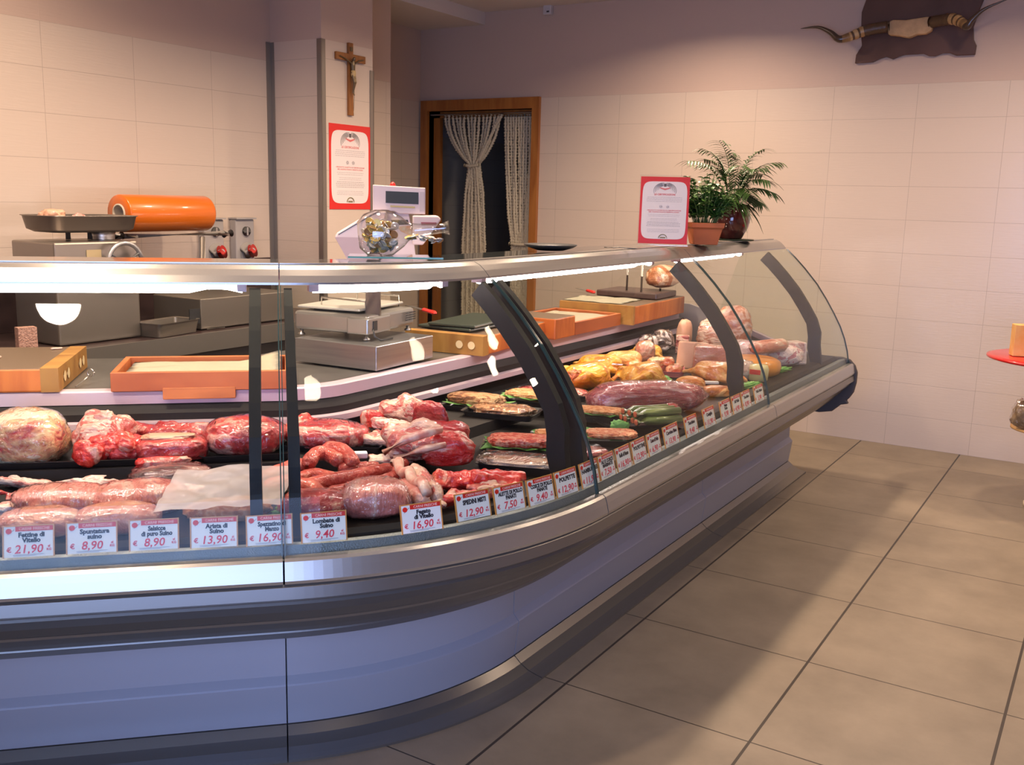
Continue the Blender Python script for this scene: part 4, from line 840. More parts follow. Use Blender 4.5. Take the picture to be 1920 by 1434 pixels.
# skewer pin
sp = P(45.61, .20, WT+.002)
o = obj('hook_pin', tube(tube(new(), [(0, -.055, .003), (0, 0, .020), (0, .02, .028)], .003, 8), [(.012*math.cos(i*PI/6), .024, .034+.012*math.sin(i*PI/6)) for i in range(13)], .0025, 6, cap=False), steel, smooth=True, loc=sp, rotz=R(20)); tag(o, 'small steel pin with ring lying beside the left chopping block', 'pin')
# wooden tray box with paper
def wood_box(label, loc, rz, lx, ly, lz, th=.018, step=False):
    t = thing('wooden_box', label, 'wooden tray', loc, R(rz))
    obj('front_board', bx(new(), -lx/2, lx/2, -ly/2, -ly/2+th, 0, lz), boxw, t, bevel=.002)
    obj('back_board', bx(new(), -lx/2, lx/2, ly/2-th, ly/2, 0, lz), boxw, t, bevel=.002)
    obj('side_board', bx(new(), -lx/2, -lx/2+th, -ly/2+th, ly/2-th, 0, lz*(1.0)), boxw, t, bevel=.002)
    obj('side_board', bx(new(), lx/2-th, lx/2, -ly/2+th, ly/2-th, 0, lz), boxw, t, bevel=.002)
    obj('bottom_board', bx(new(), -lx/2+th, lx/2-th, -ly/2+th, ly/2-th, 0, .01), boxw, t)
    return t
def sheet(label, parent_loc, rz, lx, ly, z0, seed, rise=0., name='paper_sheet', curl=None):
    bm = new(); G_ = 14; g = [[bm.verts.new((-lx/2+lx*i/G_, -ly/2+ly*j/G_, z0 + .006*noise.noise(Vector((i*.35, j*.35, seed))) + rise*max(0, i/G_-.75)*4*(1 if curl is None else max(0, j/G_-.2)))) for j in range(G_+1)] for i in range(G_+1)]
    for i in range(G_):
        for j in range(G_): bm.faces.new((g[i][j], g[i+1][j], g[i+1][j+1], g[i][j+1]))
    bmesh.ops.solidify(bm, geom=bm.faces[:], thickness=.001)
    o = obj(name, bm, paper, smooth=True, loc=parent_loc, rotz=R(rz)); return tag(o, label, 'paper')
wbp = P(45.245, .165, WT)
wood_box('long orange wooden box lined with paper behind the glass joint', wbp, 45, .545, .32, .060)
sheet('cream butcher paper lining the long wooden box', wbp, 45, .48, .26, .046, 3, rise=.045, curl=1)
wedge = obj('wooden_wedge', slab(new(), [(-.11, -.010), (.11, -.010), (.11, .010), (-.11, .010)], -.036, .001), wood_mat('wedge_wood', (.60, .20, .05), (.34, .09, .02), (1.5, 3, 14), .45), loc=P(45.255, .318, .8605), rotz=R(45), bevel=.002); tag(wedge, 'carved wooden strip hooked over the worktop edge below the long box', 'wooden strip')
# scale
sbx = mat('brushed_box', (.48, .48, .49), .30, .9, bump=.04, bscale=30, stretch=(1, 1, 20), col2=(.40, .40, .42), vscale=3)
sb = thing('scale_plinth', 'brushed steel box carrying the shop scale on the worktop', 'steel box', (-2.415, 2.83, WT), R(94))
obj('cover', box(new(), (0, 0, .050), (.37, .37, .088)), sbx, sb, bevel=.003)
for x in (-.13, .13):
    for y in (-.13, .13): obj('foot', cyl(new(), (x, y, 0), (x, y, .004), .015), blackp, sb)
sc_ = thing('shop_scale', 'steel shop scale with a column, big display head and flat weighing plate', 'scale', (-2.505, 2.88, WT+.0952), R(100))
bodym = mat('scale_steel', (.46, .44, .42), .32, .85); white_s = mat('scale_plastic', (.52, .44, .44), .42); dpl = mat('display_dark', (.03, .035, .035), .5, spec=.3)
obj('body', box(new(), (0, 0, .058), (.36, .32, .070)), bodym, sc_, bevel=.012)
for x in (-.16, .16):
    for y in (-.14, .14): obj('foot', lathe(new(), [(0, 0), (.014, 0), (.014, .006), (.007, .010), (.007, .024), (0, .024)], (x, y, .0005), 14), steel, sc_, True)
obj('weighing_plate', box(new(), (0.02, .03, .106), (.34, .27, .010)), mat('plate_steel', (.62, .60, .55), .4, .6, bump=.1, bscale=20), sc_, bevel=.004)
obj('plate_support', box(new(), (0.02, .03, .097), (.25, .18, .010)), blackp, sc_)
for x in (-.10, .16): obj('plate_guard', tube(new(), [(x, -.10, .085), (x, -.10, .135), (x, .09, .140), (x, .09, .10)], .0035, 8), steel, sc_, True)
bm = new()
for i in range(4):
    for j in range(3): box(bm, (.10+.028*j, -.1705, .050+.009*i), (.022, .002, .004))
obj('vent_slots', bm, blackp, sc_)
obj('power_socket', box(new(), (-.15, -.171, .055), (.028, .004, .036)), blackp, sc_)
obj('bracket', box(new(), (-.115, -.125, .055), (.17, .09, .060)), bodym, sc_, bevel=.006)
obj('column', cyl(new(), (-.091, -.129, .06), (-.091, -.129, .40), .031, n=28), mat('column_steel', (.42, .34, .32), .35, .7), sc_, True)
# head (local frame turned to the customer)
hd = bpy.data.objects.new('head_pivot', None)
bpy.data.objects.remove(hd)
hm = Matrix.Rotation(R(39-100), 4, 'Z')
hm = Matrix.Translation((-.091, -.129, .0)) @ hm
zz = 1.225 - (WT+.0952)
def hp(px, py): return ((px-700)/478, (487-py)/478 + zz)
def hpr(pts, y0, y1, m, nm, parent=sc_, bev=.003): return obj(nm, prism(new(), [hp(*q) for q in pts], y0, y1, mtx=hm), m, parent, bevel=bev)
head = hpr([(700, 352), (790, 355), (790, 400), (744, 400), (736, 396), (700, 396)], -.06, .03, white_s, 'display_head')
hpr([(722, 362), (778, 363), (778, 383), (722, 382)], -.0615, -.059, dpl, 'display_screen', head, 0)
hpr([(780, 362), (788, 362), (788, 395), (780, 395)], -.0613, -.059, mat('key_grey', (.40, .35, .36), .5), 'side_keys', head, 0)
hpr([(730, 386), (772, 387), (772, 390), (730, 389)], -.0613, -.059, mat('label_gold', (.35, .30, .12), .5), 'model_strip', head, 0)
obj('warning_lamp', lathe(new(), [(0, .014), (.007, .010), (.012, 0), (0, 0)], (0, 0, 0), 14, mtx=None), redp, head, True, matrix=hm @ Matrix.Translation((hp(734, 352)[0], -.01, hp(734, 352)[1]-.001)))
hpr([(722, 398), (762, 398), (772, 452), (776, 500), (712, 500), (712, 450)], -.05, .02, white_s, 'neck')
hpr([(731, 411), (760, 410), (762, 418), (734, 420)], -.0515, -.049, dpl, 'badge')
hpr([(741, 422), (764, 420), (772, 436), (770, 440), (748, 430)], -.0515, -.0495, mat('price_sticker', (.45, .42, .30), .5, col2=(.50, .25, .12), vscale=60), 'sticker')
hpr([(700, 396), (724, 396), (718, 430), (676, 497), (662, 488), (636, 441), (640, 434)], -.10, .05, white_s, 'printer_housing', bev=.006)
hpr([(637, 441), (706, 441), (692, 470), (676, 497), (662, 488)], -.103, -.099, mat('scale_plastic_dark', (.34, .26, .27), .45), 'printer_flap', bev=0)
hpr([(642, 436), (712, 394), (713, 395.2), (643, 437.4)], -.1025, -.099, blackp, 'printer_seam', bev=0)
hpr([(768, 402), (812, 402), (817, 408), (786, 452), (768, 452)], -.09, .05, white_s, 'side_wing', bev=.005)
hpr([(782, 413), (809, 413), (808, 418), (783, 418)], -.0915, -.089, mat('brand_strip', (.24, .06, .07), .5), 'name_strip', bev=0)
cab = obj('power_cable', tube(new(), [(-.16, -.165, .05), (-.185, -.19, .02), (-.16, -.20, .0045), (-.09, -.21, .0045)], .0035, 8), blackp, sc_, True)
# second block with plugs and black cases
b2_ = chopping_block('end-grain block with pale plugs to the right of the steel box', (-2.345, 3.50, WT), 96, .62, .36, .078, 0)
for i, x in enumerate((-.09, -.045)):
    pass
bm = bx(new(), -.312, -.262, -.1815, .1815, .0005, .0795); obj('end_board', bm, block_y, b2_)
for y in (-.13, -.075, .09, .14): obj('plug', cyl(new(), (-.3105, y, .040), (-.3145, y, .040), .016), plug_m, b2_)
bt = (-2.37, 3.46, WT+.0815)
for i, (dx, dy, dz, rz, lx, ly) in enumerate(((.0, .03, 0, 92, .46, .26), (.015, .01, .0145, 98, .42, .22))):
    t = thing('knife_case', ('flat black plastic case lying on the plugged block, lower one' if i == 0 else 'flat black plastic case lying on top of another black case'), 'case', (bt[0]+dx, bt[1]+dy, bt[2]+dz), R(rz))
    obj('shell', box(new(), (0, 0, .0065), (lx, ly, .0125)), mat('case_green_black', (.035, .045, .035), .35), t, bevel=.005)
    obj('rim', tube(new(), [(-lx/2, -ly/2, .007), (lx/2, -ly/2, .007)], .0022, 6), steel, t)
kn = thing('knife', 'red handled knife lying on the black plastic cases', 'knife', (-2.53, 3.38, WT+.1245), R(150))
obj('handle', tube(new(), [(-.075, 0, .008), (-.06, 0, .010), (0, 0, .010), (.05, 0, .010), (.062, 0, .009)], [.006, .012, .011, .012, .006], 10, flat=.75), redp, kn, True)
obj('blade', slab(new(), [(.06, -.012), (.20, -.010), (.245, .010), (.06, .013)], .0085, .0105), steel, kn)
for nm_, l_, x, y, lx in (('wood_offcut', 'small wooden piece below the dark support arm on the edge', -2.165, 3.90, .10),):
    pass
# tray box and block farther back
p3 = (-2.39, 4.17, WT)
bk = chopping_block('short red striped block standing before the far wooden box', (-2.325, 3.90, WT), 92, .20, .36, .095, 0)
wood_box('far wooden box with cream paper beyond the striped block', (-2.345, 4.26, WT), 91, .50, .38, .060)
sheet('cream paper lying in the far wooden box', (-2.345, 4.25, WT), 91, .44, .33, .050, 5)
b3_ = chopping_block('large bright orange chopping block at the far end of the worktop', (-2.325, 4.90, WT), 92, .74, .42, .096, 0)
obj('end_board', bx(new(), -.372, -.352, -.2115, .2115, .0005, .0972), block_y, b3_)
sheet('cream butcher paper on the far orange chopping block', (-2.37, 4.72, WT+.101), 92, .32, .34, 0, 7)
# ham slicing stand
hs = thing('ham_stand', 'dark ham stand with steel rods on the far chopping block', 'ham stand', (-2.33, 5.06, WT+.0978), R(92))
obj('base_board', box(new(), (0, 0, .0175), (.30, .36, .033)), mat('dark_stand_wood', (.065, .035, .03), .4, coat=.3), hs, bevel=.006)
for x, y, h_ in ((-.08, -.06, .2), (-.05, .04, .2), (.10, -.10, .043)):
    obj('rod', cyl(new(), (x, y, .034), (x, y, h_), .006, n=12), steel, hs, True)
obj('clamp', tube(new(), [(-.08, -.06, .20), (-.06, 0, .23), (-.05, .04, .20)], .008, 8), steel, hs, True)
hmz = food('raw_ham', 'cured ham held high on the dark ham stand', 'ham', (-2.22, 5.165, WT+.345), 80, lump(.24, .15, .13, 90, .1, 1.6, flat=1), meat_mat('stand_ham', (.35, .10, .04), (.50, .20, .09), (.62, .34, .18), (.80, .56, .38), .5, 6))
hmz.location.z = WT+.145
kn2 = thing('knife', 'red handled knife beside the dark ham stand', 'knife', (-2.52, 4.86, WT+.113), R(140))
obj('handle', tube(new(), [(-.06, 0, .008), (-.05, 0, .010), (.04, 0, .010), (.05, 0, .009)], [.006, .011, .011, .006], 10, flat=.75), redp, kn2, True)
obj('blade', slab(new(), [(.05, -.012), (.17, -.010), (.20, .008), (.05, .012)], .0085, .0105), steel, kn2)

# ================================================================ BACK COUNTER ALONG THE LEFT WALL
bc = thing('back_counter', 'dark stone back counter along the tiled left wall', 'counter', (0, 0, 0))
stone = mat('dark_stone', (.050, .030, .030), .28, coat=.2, var=.3, vscale=14)
obj('counter_top', bx(new(), -4.246, -3.60, 1.9, 4.12, .780, .820), stone, bc, bevel=.003)
obj('front_edge', bx(new(), -3.602, -3.590, 1.9, 4.12, .735, .8215), dsteel, bc)
obj('front_panel', bx(new(), -4.246, -3.66, 1.9, 4.12, .0, .779), mat('counter_front', (.10, .085, .08), .4, .3), bc)
obj('splash_panel', bx(new(), -4.246, -4.232, 1.9, 4.12, .821, 1.10), stone, bc)
CZ = .8225
# mincer
mi_ = thing('meat_mincer', 'steel meat mincer with a big tray on top by the left wall', 'meat mincer', (-3.86, 2.62, CZ))
mst = mat('mincer_steel', (.30, .265, .23), .36, .8)
obj('housing', box(new(), (0, 0, .213), (.30, .40, .425)), mst, mi_, bevel=.008)
for x, y in ((-.05, .0), (-.02, .085)): obj('tray_leg', cyl(new(), (x, y, .427), (x, y, .468), .011), mst, mi_, True)
obj('feed_tube', lathe(new(), [(.05, .427), (.05, .44), (.055, .464), (.048, .464), (.045, .427)], (.0, .135, 0), 28), steel, mi_, True)
bm = new(); lx, ly = .26, .42
def rr_(a, b, z, rad):
    pts = []
    for sx, sy, a0 in ((1, 1, 0), (-1, 1, 90), (-1, -1, 180), (1, -1, 270)):
        for k in range(6): t = R(a0+90*k/5); pts.append(bm.verts.new((.0+sx*(a/2-rad)+rad*math.cos(t), .03+sy*(b/2-rad)+rad*math.sin(t), z)))
    return pts
rs = [rr_(lx-.07, ly-.07, .462, .04), rr_(lx-.02, ly-.02, .475, .05), rr_(lx, ly, .528, .05), rr_(lx+.014, ly+.014, .530, .055), rr_(lx+.014, ly+.014, .533, .055), rr_(lx-.006, ly-.006, .532, .05), rr_(lx-.03, ly-.03, .482, .05), rr_(lx-.08, ly-.08, .468, .04)]
bm.faces.new(rs[0][::-1]); bm.faces.new(rs[-1])
for A, B in zip(rs, rs[1:]):
    for i in range(len(A)): bm.faces.new((A[i], A[(i+1) % len(A)], B[(i+1) % len(B)], B[i]))
obj('feed_tray', bm, mst, mi_, True)
obj('brand_plate', box(new(), (.1515, -.02, .375), (.002, .07, .035)), mat('gold_plate', (.42, .33, .18), .4), mi_)
hw = obj('hand_wheel', tube(new(), [(0, .085*math.cos(i*PI/12), .085*math.sin(i*PI/12)) for i in range(25)], .010, 8, cap=False), mat('cast_aluminium', (.46, .46, .46), .35, .8), mi_, True, loc=(.195, .10, .335))
obj('spokes', tube(tube(tube(new(), [(0, 0, 0), (0, .07, .04)], .008), [(0, 0, 0), (0, -.07, .04)], .008), [(0, 0, 0), (0, 0, -.08)], .008), mat('cast_aluminium'), hw, True)
obj('hub', cyl(new(), (-.03, 0, 0), (.012, 0, 0), .018), mat('cast_aluminium'), hw, True)
for i, (x, y, c, m_, s) in enumerate(((-3.88, 2.53, 'pale fat trimming lying at the left of the mincer tray', rind, (.10, .06, .075)), (-3.86, 2.64, 'small reddish scrap next to the fat in mincer tray', pork, (.06, .05, .06)))):
    food('trimming', c, 'meat', (x, y, CZ+.4835), 60, lump(*s, 91+i, .25, 3), m_)
# film dispenser and roll
fd = thing('film_dispenser', 'steel cling film dispenser with roller bar on the back counter', 'dispenser', (-3.85, 3.42, CZ))
obj('base_box', box(new(), (0, 0, .075), (.34, .58, .145)), mst, fd, bevel=.005)
obj('post', cyl(new(), (-.14, .0, .148), (-.14, .0, .42), .014), mst, fd, True)
obj('roller_bar', cyl(new(), (-.14, -.50, .43), (-.14, .16, .435), .014, n=20), mat('white_roller', (.66, .64, .60), .3, .3), fd, True)
for y in (-.50, .16): obj('bar_end', cyl(new(), (-.14, y-.02, .43), (-.14, y+.03, .435), .019), blackp, fd, True)
obj('cradle', tube(new(), [(-.14, .10, .435), (-.06, .10, .43)], .008), mst, fd)
obj('cradle', tube(new(), [(-.14, -.45, .435), (-.06, -.45, .43)], .008), mst, fd)
obj('control_socket', box(new(), (.174, -.33, .07), (.006, .06, .07)), blackp, fd)
fr0 = thing('film_roll', 'big orange roll of cling film lying above the back counter', 'film roll', (-3.99, 3.19, CZ+.536))
bm = new(); tb_ = Matrix.Rotation(R(-90), 4, 'X')
lathe(bm, [(.045, -.25), (.084, -.25), (.087, -.243), (.087, .243), (.084, .25), (.045, .25), (.045, -.25)], n=48); obj('film', bm, mat('orange_film', (.62, .135, .008), .30, coat=.5, bump=.06, bscale=8, stretch=(1, 1, 12)), fr0, True, matrix=tb_)
bm = new(); lathe(bm, [(.038, -.255), (.0445, -.255), (.0445, .255), (.038, .255), (.038, -.255)], n=32); obj('core', bm, mat('cardboard_core', (.62, .54, .42), .7), fr0, True, matrix=tb_)
# things on the counter seen through the glass
o = obj('foam_pad', box(new(), (0, 0, .052), (.07, .045, .102)), mat('pink_foam_pad', (.58, .34, .28), .85, bump=.9, bscale=160, col2=(.42, .22, .17), vscale=90), loc=(-3.97, 2.40-.0, CZ), rotz=R(75)); tag(o, 'upright pink textured pad on the dark back counter', 'pad')
o.location = (-3.66, 2.245, CZ)
t = tray('open steel tray on the back counter before the dispenser', (-3.70, 2.955, CZ), 100, .27, .15, .062, mst, name='steel_tray')
o = obj('wire_clip', tube(new(), [(-.05, 0, .004), (.05, .01, .004)], .003, 6), steel, smooth=True, loc=(-3.655, 3.20, CZ), rotz=R(80)); tag(o, 'thin steel rod lying right of the open steel tray', 'rod')
# wall sockets
sock = mat('socket_grey', (.36, .34, .33), .5); sockd = mat('socket_dark', (.10, .10, .10), .5)
for i, y in enumerate((3.68, 3.90)):
    t = thing('wall_socket', ('left of two grey industrial sockets with red cap on the tiled wall' if i == 0 else 'right of two grey industrial sockets with red cap, nearest the column'), 'socket', (-4.248, y, 1.10))
    obj('housing', box(new(), (.025, 0, .10), (.05, .135, .24)), sock, t, bevel=.006)
    obj('top_lip', box(new(), (.03, 0, .225), (.07, .145, .008)), sock, t)
    obj('switch', cyl(new(), (.050, .005, .155), (.062, .005, .155), .026), sockd, t, True)
    obj('switch_bar', box(new(), (.064, .005, .155), (.004, .010, .045), rz=0), sock, t)
    obj('outlet', cyl(new(), (.045, 0, .06), (.085, .0, .035), .042, .036, n=24), sock, t, True)
    obj('red_cap', tube(new(), [(.082, .012, .045), (.098, .02, .050)], [.047, .045], 24, flat=.8), redp, t, True)

# ================================================================ ON THE TOP SHELF
SH = 1.2868
cg = thing('glass_vase', 'bulbous clear glass vase lying on its side, filled with coins', 'vase', tuple(P(13, .625, SH+.008)), R(39))
vg = pane_mat('vase_glass', (.97, .975, .97), 1.5, 0., 1.8)
prof = [(.0, -.068), (.04, -.066), (.062, -.045), (.072, -.01), (.068, .03), (.045, .066), (.026, .085), (.020, .11), (.017, .15), (.015, .185), (.022, .205)]
vm = Matrix.Translation((-.035, 0, .064)) @ Matrix.Rotation(R(84), 4, 'Y')
lathe(bm := new(), prof + [(r-.002, z) for r, z in prof[::-1]], n=36); obj('vessel', bm, vg, cg, True, matrix=vm)
gp_ = obj('glass_plate', slab(new(), [(-.13, -.06), (.15, -.06), (.15, .07), (-.13, .07)], 0, .006), pane_mat('plate_glass', (.80, .92, .88), 1.5, 0., 1.5), loc=tuple(P(13, .625, SH+.0008)), rotz=R(39)); tag(gp_, 'thin greenish glass plate beneath the coin vase', 'glass plate')
obj('edge', box(new(), (.01, -.0605, .003), (.28, .001, .005)), mat('green_glass_edge', (.10, .32, .26), .15), gp_)
coin_m = [mat('coin_gold', (.72, .52, .16), .3, .5), mat('coin_silver', (.82, .79, .72), .28, .45), mat('coin_copper', (.52, .28, .12), .3, .5)]
cms = []
for k in range(3):
    bm = new(); lathe(bm, [(0, -.001), (.0115, -.001), (.0125, -.0006), (.0125, .0006), (.0115, .001), (0, .001)], n=18)
    me = bpy.data.meshes.new('coin'); bm.to_mesh(me); bm.free(); me.materials.append(coin_m[k]); cms.append(me)
rnd = random.Random(5); vloc = Vector(P(13, .625, SH+.008)); vrot = Matrix.Rotation(R(39), 4, 'Z')
cn = 0
while cn < 230:
    if cn < 200:
        a = rnd.uniform(0, 2*PI); rr = .056*rnd.random()**.33; q = Vector((rr*math.cos(a)*rnd.uniform(.6, 1), rnd.uniform(-1, 1)*.053, -.050+rnd.uniform(0, .088)))
        if q.x**2+q.y**2+q.z**2 > .055**2 or q.z > .032 - .15*q.x: continue
        q = Vector((q.x-.035, q.y, q.z+.064))
    else:
        s = rnd.uniform(.06, .16); q = Vector((-.035+s+.02, rnd.uniform(-.010, .010), .064-.10*s+rnd.uniform(-.008, .006)))
    o = bpy.data.objects.new('coin', cms[rnd.choice((0, 0, 1, 1, 1, 2))]); COL.objects.link(o)
    o.location = vloc + vrot @ q; o.rotation_euler = (rnd.uniform(-1.3, 1.3), rnd.uniform(-1.3, 1.3), rnd.uniform(0, 6)) if cn < 200 else (rnd.uniform(-.5, .5), rnd.uniform(-.4, .4), 0)
    if cn >= 200: o.scale = (.8, .8, .8)
    tag(o, 'coin inside the glass vase on the top shelf', 'coin', 'coins inside the glass vase'); cn += 1
pl = thing('dish', 'shallow black dish on the shelf between vase and certificate', 'dish', tuple(P(-.69, .68, SH)), R(20))
lathe(bm := new(), [(0, .001), (.05, .001), (.085, .012), (.098, .020), (.098, .023), (.084, .016), (.05, .005), (0, .005)], n=36); obj('bowl', bm, blackp, pl, True)
o = obj('spectacles', tube(new(), [(-.06, 0, .004), (-.02, .004, .004), (.0, 0, .006), (.03, .0, .004), (.07, -.01, .003)], .002, 6), blackp, smooth=True, loc=tuple(P(-1.06, .78, SH)), rotz=R(15)); tag(o, 'thin dark metal stick lying on the shelf left of the certificate', 'stick'); o.name = 'thin_stick'

# certificate (used twice)
pred = mat('poster_red', (.66, .015, .012), .35, coat=.3); pwh = mat('poster_white', (.80, .72, .70), .4, coat=.3); pk_ = mat('poster_ink', (.10, .09, .09), .5); pg = mat('poster_grey', (.40, .36, .37), .5); prd = mat('poster_red_print', (.68, .16, .15), .5)
def certificate(parent, w_, h_, mtx, back=True):
    """certificate face in local x-z, facing -y"""
    def pr_(pts, y0, y1, m, nm): return obj(nm, prism(new(), pts, y0, y1), m, parent, matrix=mtx)
    pr_([(-w_/2, 0), (w_/2, 0), (w_/2, h_), (-w_/2, h_)], -.002, 0, pred, 'red_border')
    pts = []; a, b = w_*.455, h_*.43; cz = h_*.5
    for i in range(48):
        t = 2*PI*i/48; c, s = math.cos(t), math.sin(t); pts.append((math.copysign(abs(c)**.28, c)*a, cz + math.copysign(abs(s)**.28, s)*b))
    pr_(pts, -.0026, -.002, pwh, 'white_field')
    def tm(x, z): return mtx @ Matrix.Translation((x, -.0030, z)) @ Matrix.Rotation(R(90), 4, 'X')
    text('LE CERTIFICAZIONI', h_*.036, prd, parent, tm(0, h_*.735), .0004, name='heading', ext=.0001, sx=min(1, w_*.62/(17*h_*.036*.6)))
    bm = new()
    for s in (-1, 1):       # winged emblem
        for k in range(6):
            r0 = w_*(.05+.022*k); pts = []
            for q in range(9):
                t = q/8; pts.append((s*(w_*.03 + r0*math.sin(t*1.9)*1.25), -.0029, h_*(.845) + r0*.55*math.cos(t*2.2) - t*t*w_*.03*k*.5))
            tube(bm, pts, [w_*.0045*(1-.5*abs(q/8-.4)) for q in range(9)], 5)
    box(bm, (0, -.003, h_*.875), (w_*.05, .0006, h_*.045)); obj('winged_emblem', bm, pk_, parent, matrix=mtx)
    pr_([(-w_*.12, h_*.845), (0, h_*.825), (w_*.12, h_*.845), (w_*.09, h_*.822), (0, h_*.800), (-w_*.09, h_*.822)], -.0034, -.0026, prd, 'emblem_ribbon')
    rnd = random.Random(3)
    def lines(z0, n_, dz, wid, m, nm, th_=.0045):
        bm = new()
        for k in range(n_):
            x = -wid*w_*rnd.uniform(.93, 1)/2; xe = -x
            while x < xe-.002:
                wl_ = rnd.uniform(.018, .06)*w_; wl_ = min(wl_, xe-x); box(bm, (x+wl_/2, -.0028, h_*z0-h_*dz*k), (wl_, .0004, h_*th_)); x += wl_+w_*.010
        obj(nm, bm, m, parent, matrix=mtx)
    lines(.695, 4, .021, .74, pg, 'paragraph', .0045)
    for s in (-1, 1):
        bm = new(); c = s*w_*.07
        for k in range(7): tube(bm, [(c+w_*.012*math.cos(k), -.0029, h_*.555+w_*.012*math.sin(k)), (c+w_*.034*math.cos(k*.9+.4), -.0029, h_*.555+w_*.030*math.sin(k*.9+.4))], w_*.006, 5)
        obj('round_logo', bm, pg, parent, matrix=mtx)
    text('I PRODOTTI OGGETTO DI CERTIFICAZIONE', h_*.022, prd, parent, tm(0, h_*.498), .0002, name='red_line', ext=.0001, sx=.78*w_/(36*h_*.022*.62))
    text('NEL NOSTRO PUNTO VENDITA SONO:', h_*.022, prd, parent, tm(0, h_*.472), .0002, name='red_line', ext=.0001, sx=.66*w_/(30*h_*.022*.62))
    lines(.435, 2, .022, .66, pg, 'paragraph', .004); lines(.375, 2, .022, .56, pg, 'paragraph', .004)
    lines(.325, 4, .020, .70, pk_, 'paragraph', .0035); lines(.215, 3, .020, .66, pg, 'paragraph', .004)
    bm = new(); tube(bm, [(w_*.085*math.cos(PI*i/8), -.0029, h_*.085+w_*.075*math.sin(PI*i/8)) for i in range(9)], w_*.010, 5); box(bm, (0, -.0029, h_*.092), (w_*.11, .0006, h_*.02)); obj('crest', bm, mat('crest_gold', (.22, .19, .10), .5), parent, matrix=mtx)
wp = thing('certificate_poster', 'red bordered certificate poster taped to the tiled column', 'poster', (-3.8635, 4.397, 1.386), R(90))
obj('backing', prism(new(), [(-.176, 0), (.176, 0), (.176, .474), (-.176, .474)], -.0001, .0012), pwh, wp)
certificate(wp, .352, .474, Matrix.Translation((0, 0, 0)))
st_ = thing('certificate_stand', 'red bordered certificate in an acrylic stand on the top shelf', 'sign', (-1.708, 3.945, SH+.001), R(23))
certificate(st_, .208, .285, Matrix.Translation((0, 0, .008)) @ Matrix.Rotation(R(-8), 4, 'X'))
acr = pane_mat('acrylic', (.97, .97, .97), 1.5, .02, 1.2)
obj('acrylic_sleeve', prism(new(), [(-.108, .004), (.108, .004), (.108, .300), (-.108, .300)], -.008, -.0055), acr, st_, matrix=Matrix.Translation((0, 0, 0)) @ Matrix.Rotation(R(-8), 4, 'X'))
obj('acrylic_foot', box(new(), (0, .03, .0025), (.216, .10, .004)), acr, st_)

# plants
terra = mat('terracotta', (.46, .13, .04), .6, bump=.1, bscale=40); soil = mat('soil', (.05, .035, .02), .9); green = mat('basil_leaf', (.03, .085, .015), .42, col2=(.06, .15, .025), vscale=18)
palm = mat('palm_leaf', (.018, .05, .010), .42, col2=(.05, .11, .02), vscale=12)
bp_ = thing('potted_plant', 'bushy green plant in a square terracotta pot behind the certificate', 'plant', tuple(P(-1.83, .83, SH)), R(35))
bm = new(); prev = None
for z, s in ((0, .105), (.07, .135), (.078, .148), (.098, .152), (.098, .140), (.085, .135)):
    ring = [bm.verts.new((sx*s/2, sy*s/2, z)) for sx, sy in ((-1, -1), (1, -1), (1, 1), (-1, 1))]
    if prev:
        for i in range(4): bm.faces.new((prev[i], prev[(i+1) % 4], ring[(i+1) % 4], ring[i]))
    else: bm.faces.new(ring[::-1])
    prev = ring
obj('pot', bm, terra, bp_, bevel=.004); obj('soil', box(new(), (0, 0, .0845), (.134, .134, .003)), soil, bp_)
def leaf(bm, p, d, L, W, droop=.3, up_=Vector((0, 0, 1)), n=5, fold=.2):
    d = d.normalized(); side = d.cross(up_)
    if side.length < .05: side = Vector((1, 0, 0))
    side.normalize(); rows = []
    for i in range(n+1):
        t = i/n; c = p + d*L*t + Vector((0, 0, -droop*L*t*t)); w_ = W*math.sin(PI*min(1, t*.92+.06))**.8
        nn = side.cross(d).normalized()
        rows.append((bm.verts.new(c - side*w_/2 + nn*w_*fold), bm.verts.new(c), bm.verts.new(c + side*w_/2 + nn*w_*fold)))
    for a, b in zip(rows, rows[1:]):
        bm.faces.new((a[0], a[1], b[1], b[0])); bm.faces.new((a[1], a[2], b[2], b[1]))
rnd = random.Random(11); bm = new(); bs_ = new()
for i in range(85):
    a = rnd.uniform(0, 2*PI); rr = .11*math.sqrt(rnd.random()); h = rnd.uniform(.10, .24)*(1-rr*2.0)
    top = Vector((rr*1.35*math.cos(a), rr*1.35*math.sin(a), .10+h)); base = Vector((rr*.45*math.cos(a), rr*.45*math.sin(a), .085))
    tube(bs_, [base, base.lerp(top, .5)+Vector((0, 0, .01)), top], .0016, 5)
    for k in range(7):
        t = rnd.uniform(.3, 1); p = base.lerp(top, t); b = rnd.uniform(0, 2*PI)
        leaf(bm, p, Vector((math.cos(b), math.sin(b), rnd.uniform(-.1, .7))), rnd.uniform(.030, .048), rnd.uniform(.020, .032), .3)
obj('leaves', bm, green, bp_); obj('stems', bs_, mat('stem_green', (.12, .20, .05), .5), bp_)
pp = thing('potted_palm', 'parlour palm in a round dark red glazed pot on the shelf end', 'plant', tuple(P(-2.45, .735, SH+.009)), 0)
lathe(bm := new(), [(0, 0), (.055, 0), (.060, .006), (.088, .06), (.096, .10), (.090, .14), (.076, .158), (.080, .168), (.072, .168), (.068, .15), (0, .15)], n=36); obj('pot', bm, mat('oxblood_glaze', (.055, .010, .010), .12, coat=.8, col2=(.11, .02, .016), vscale=25), pp, True)
obj('soil', lathe(new(), [(0, .152), (.069, .152), (.069, .150), (0, .150)], n=24), soil, pp)
rnd = random.Random(4); bm = new(); bs_ = new()
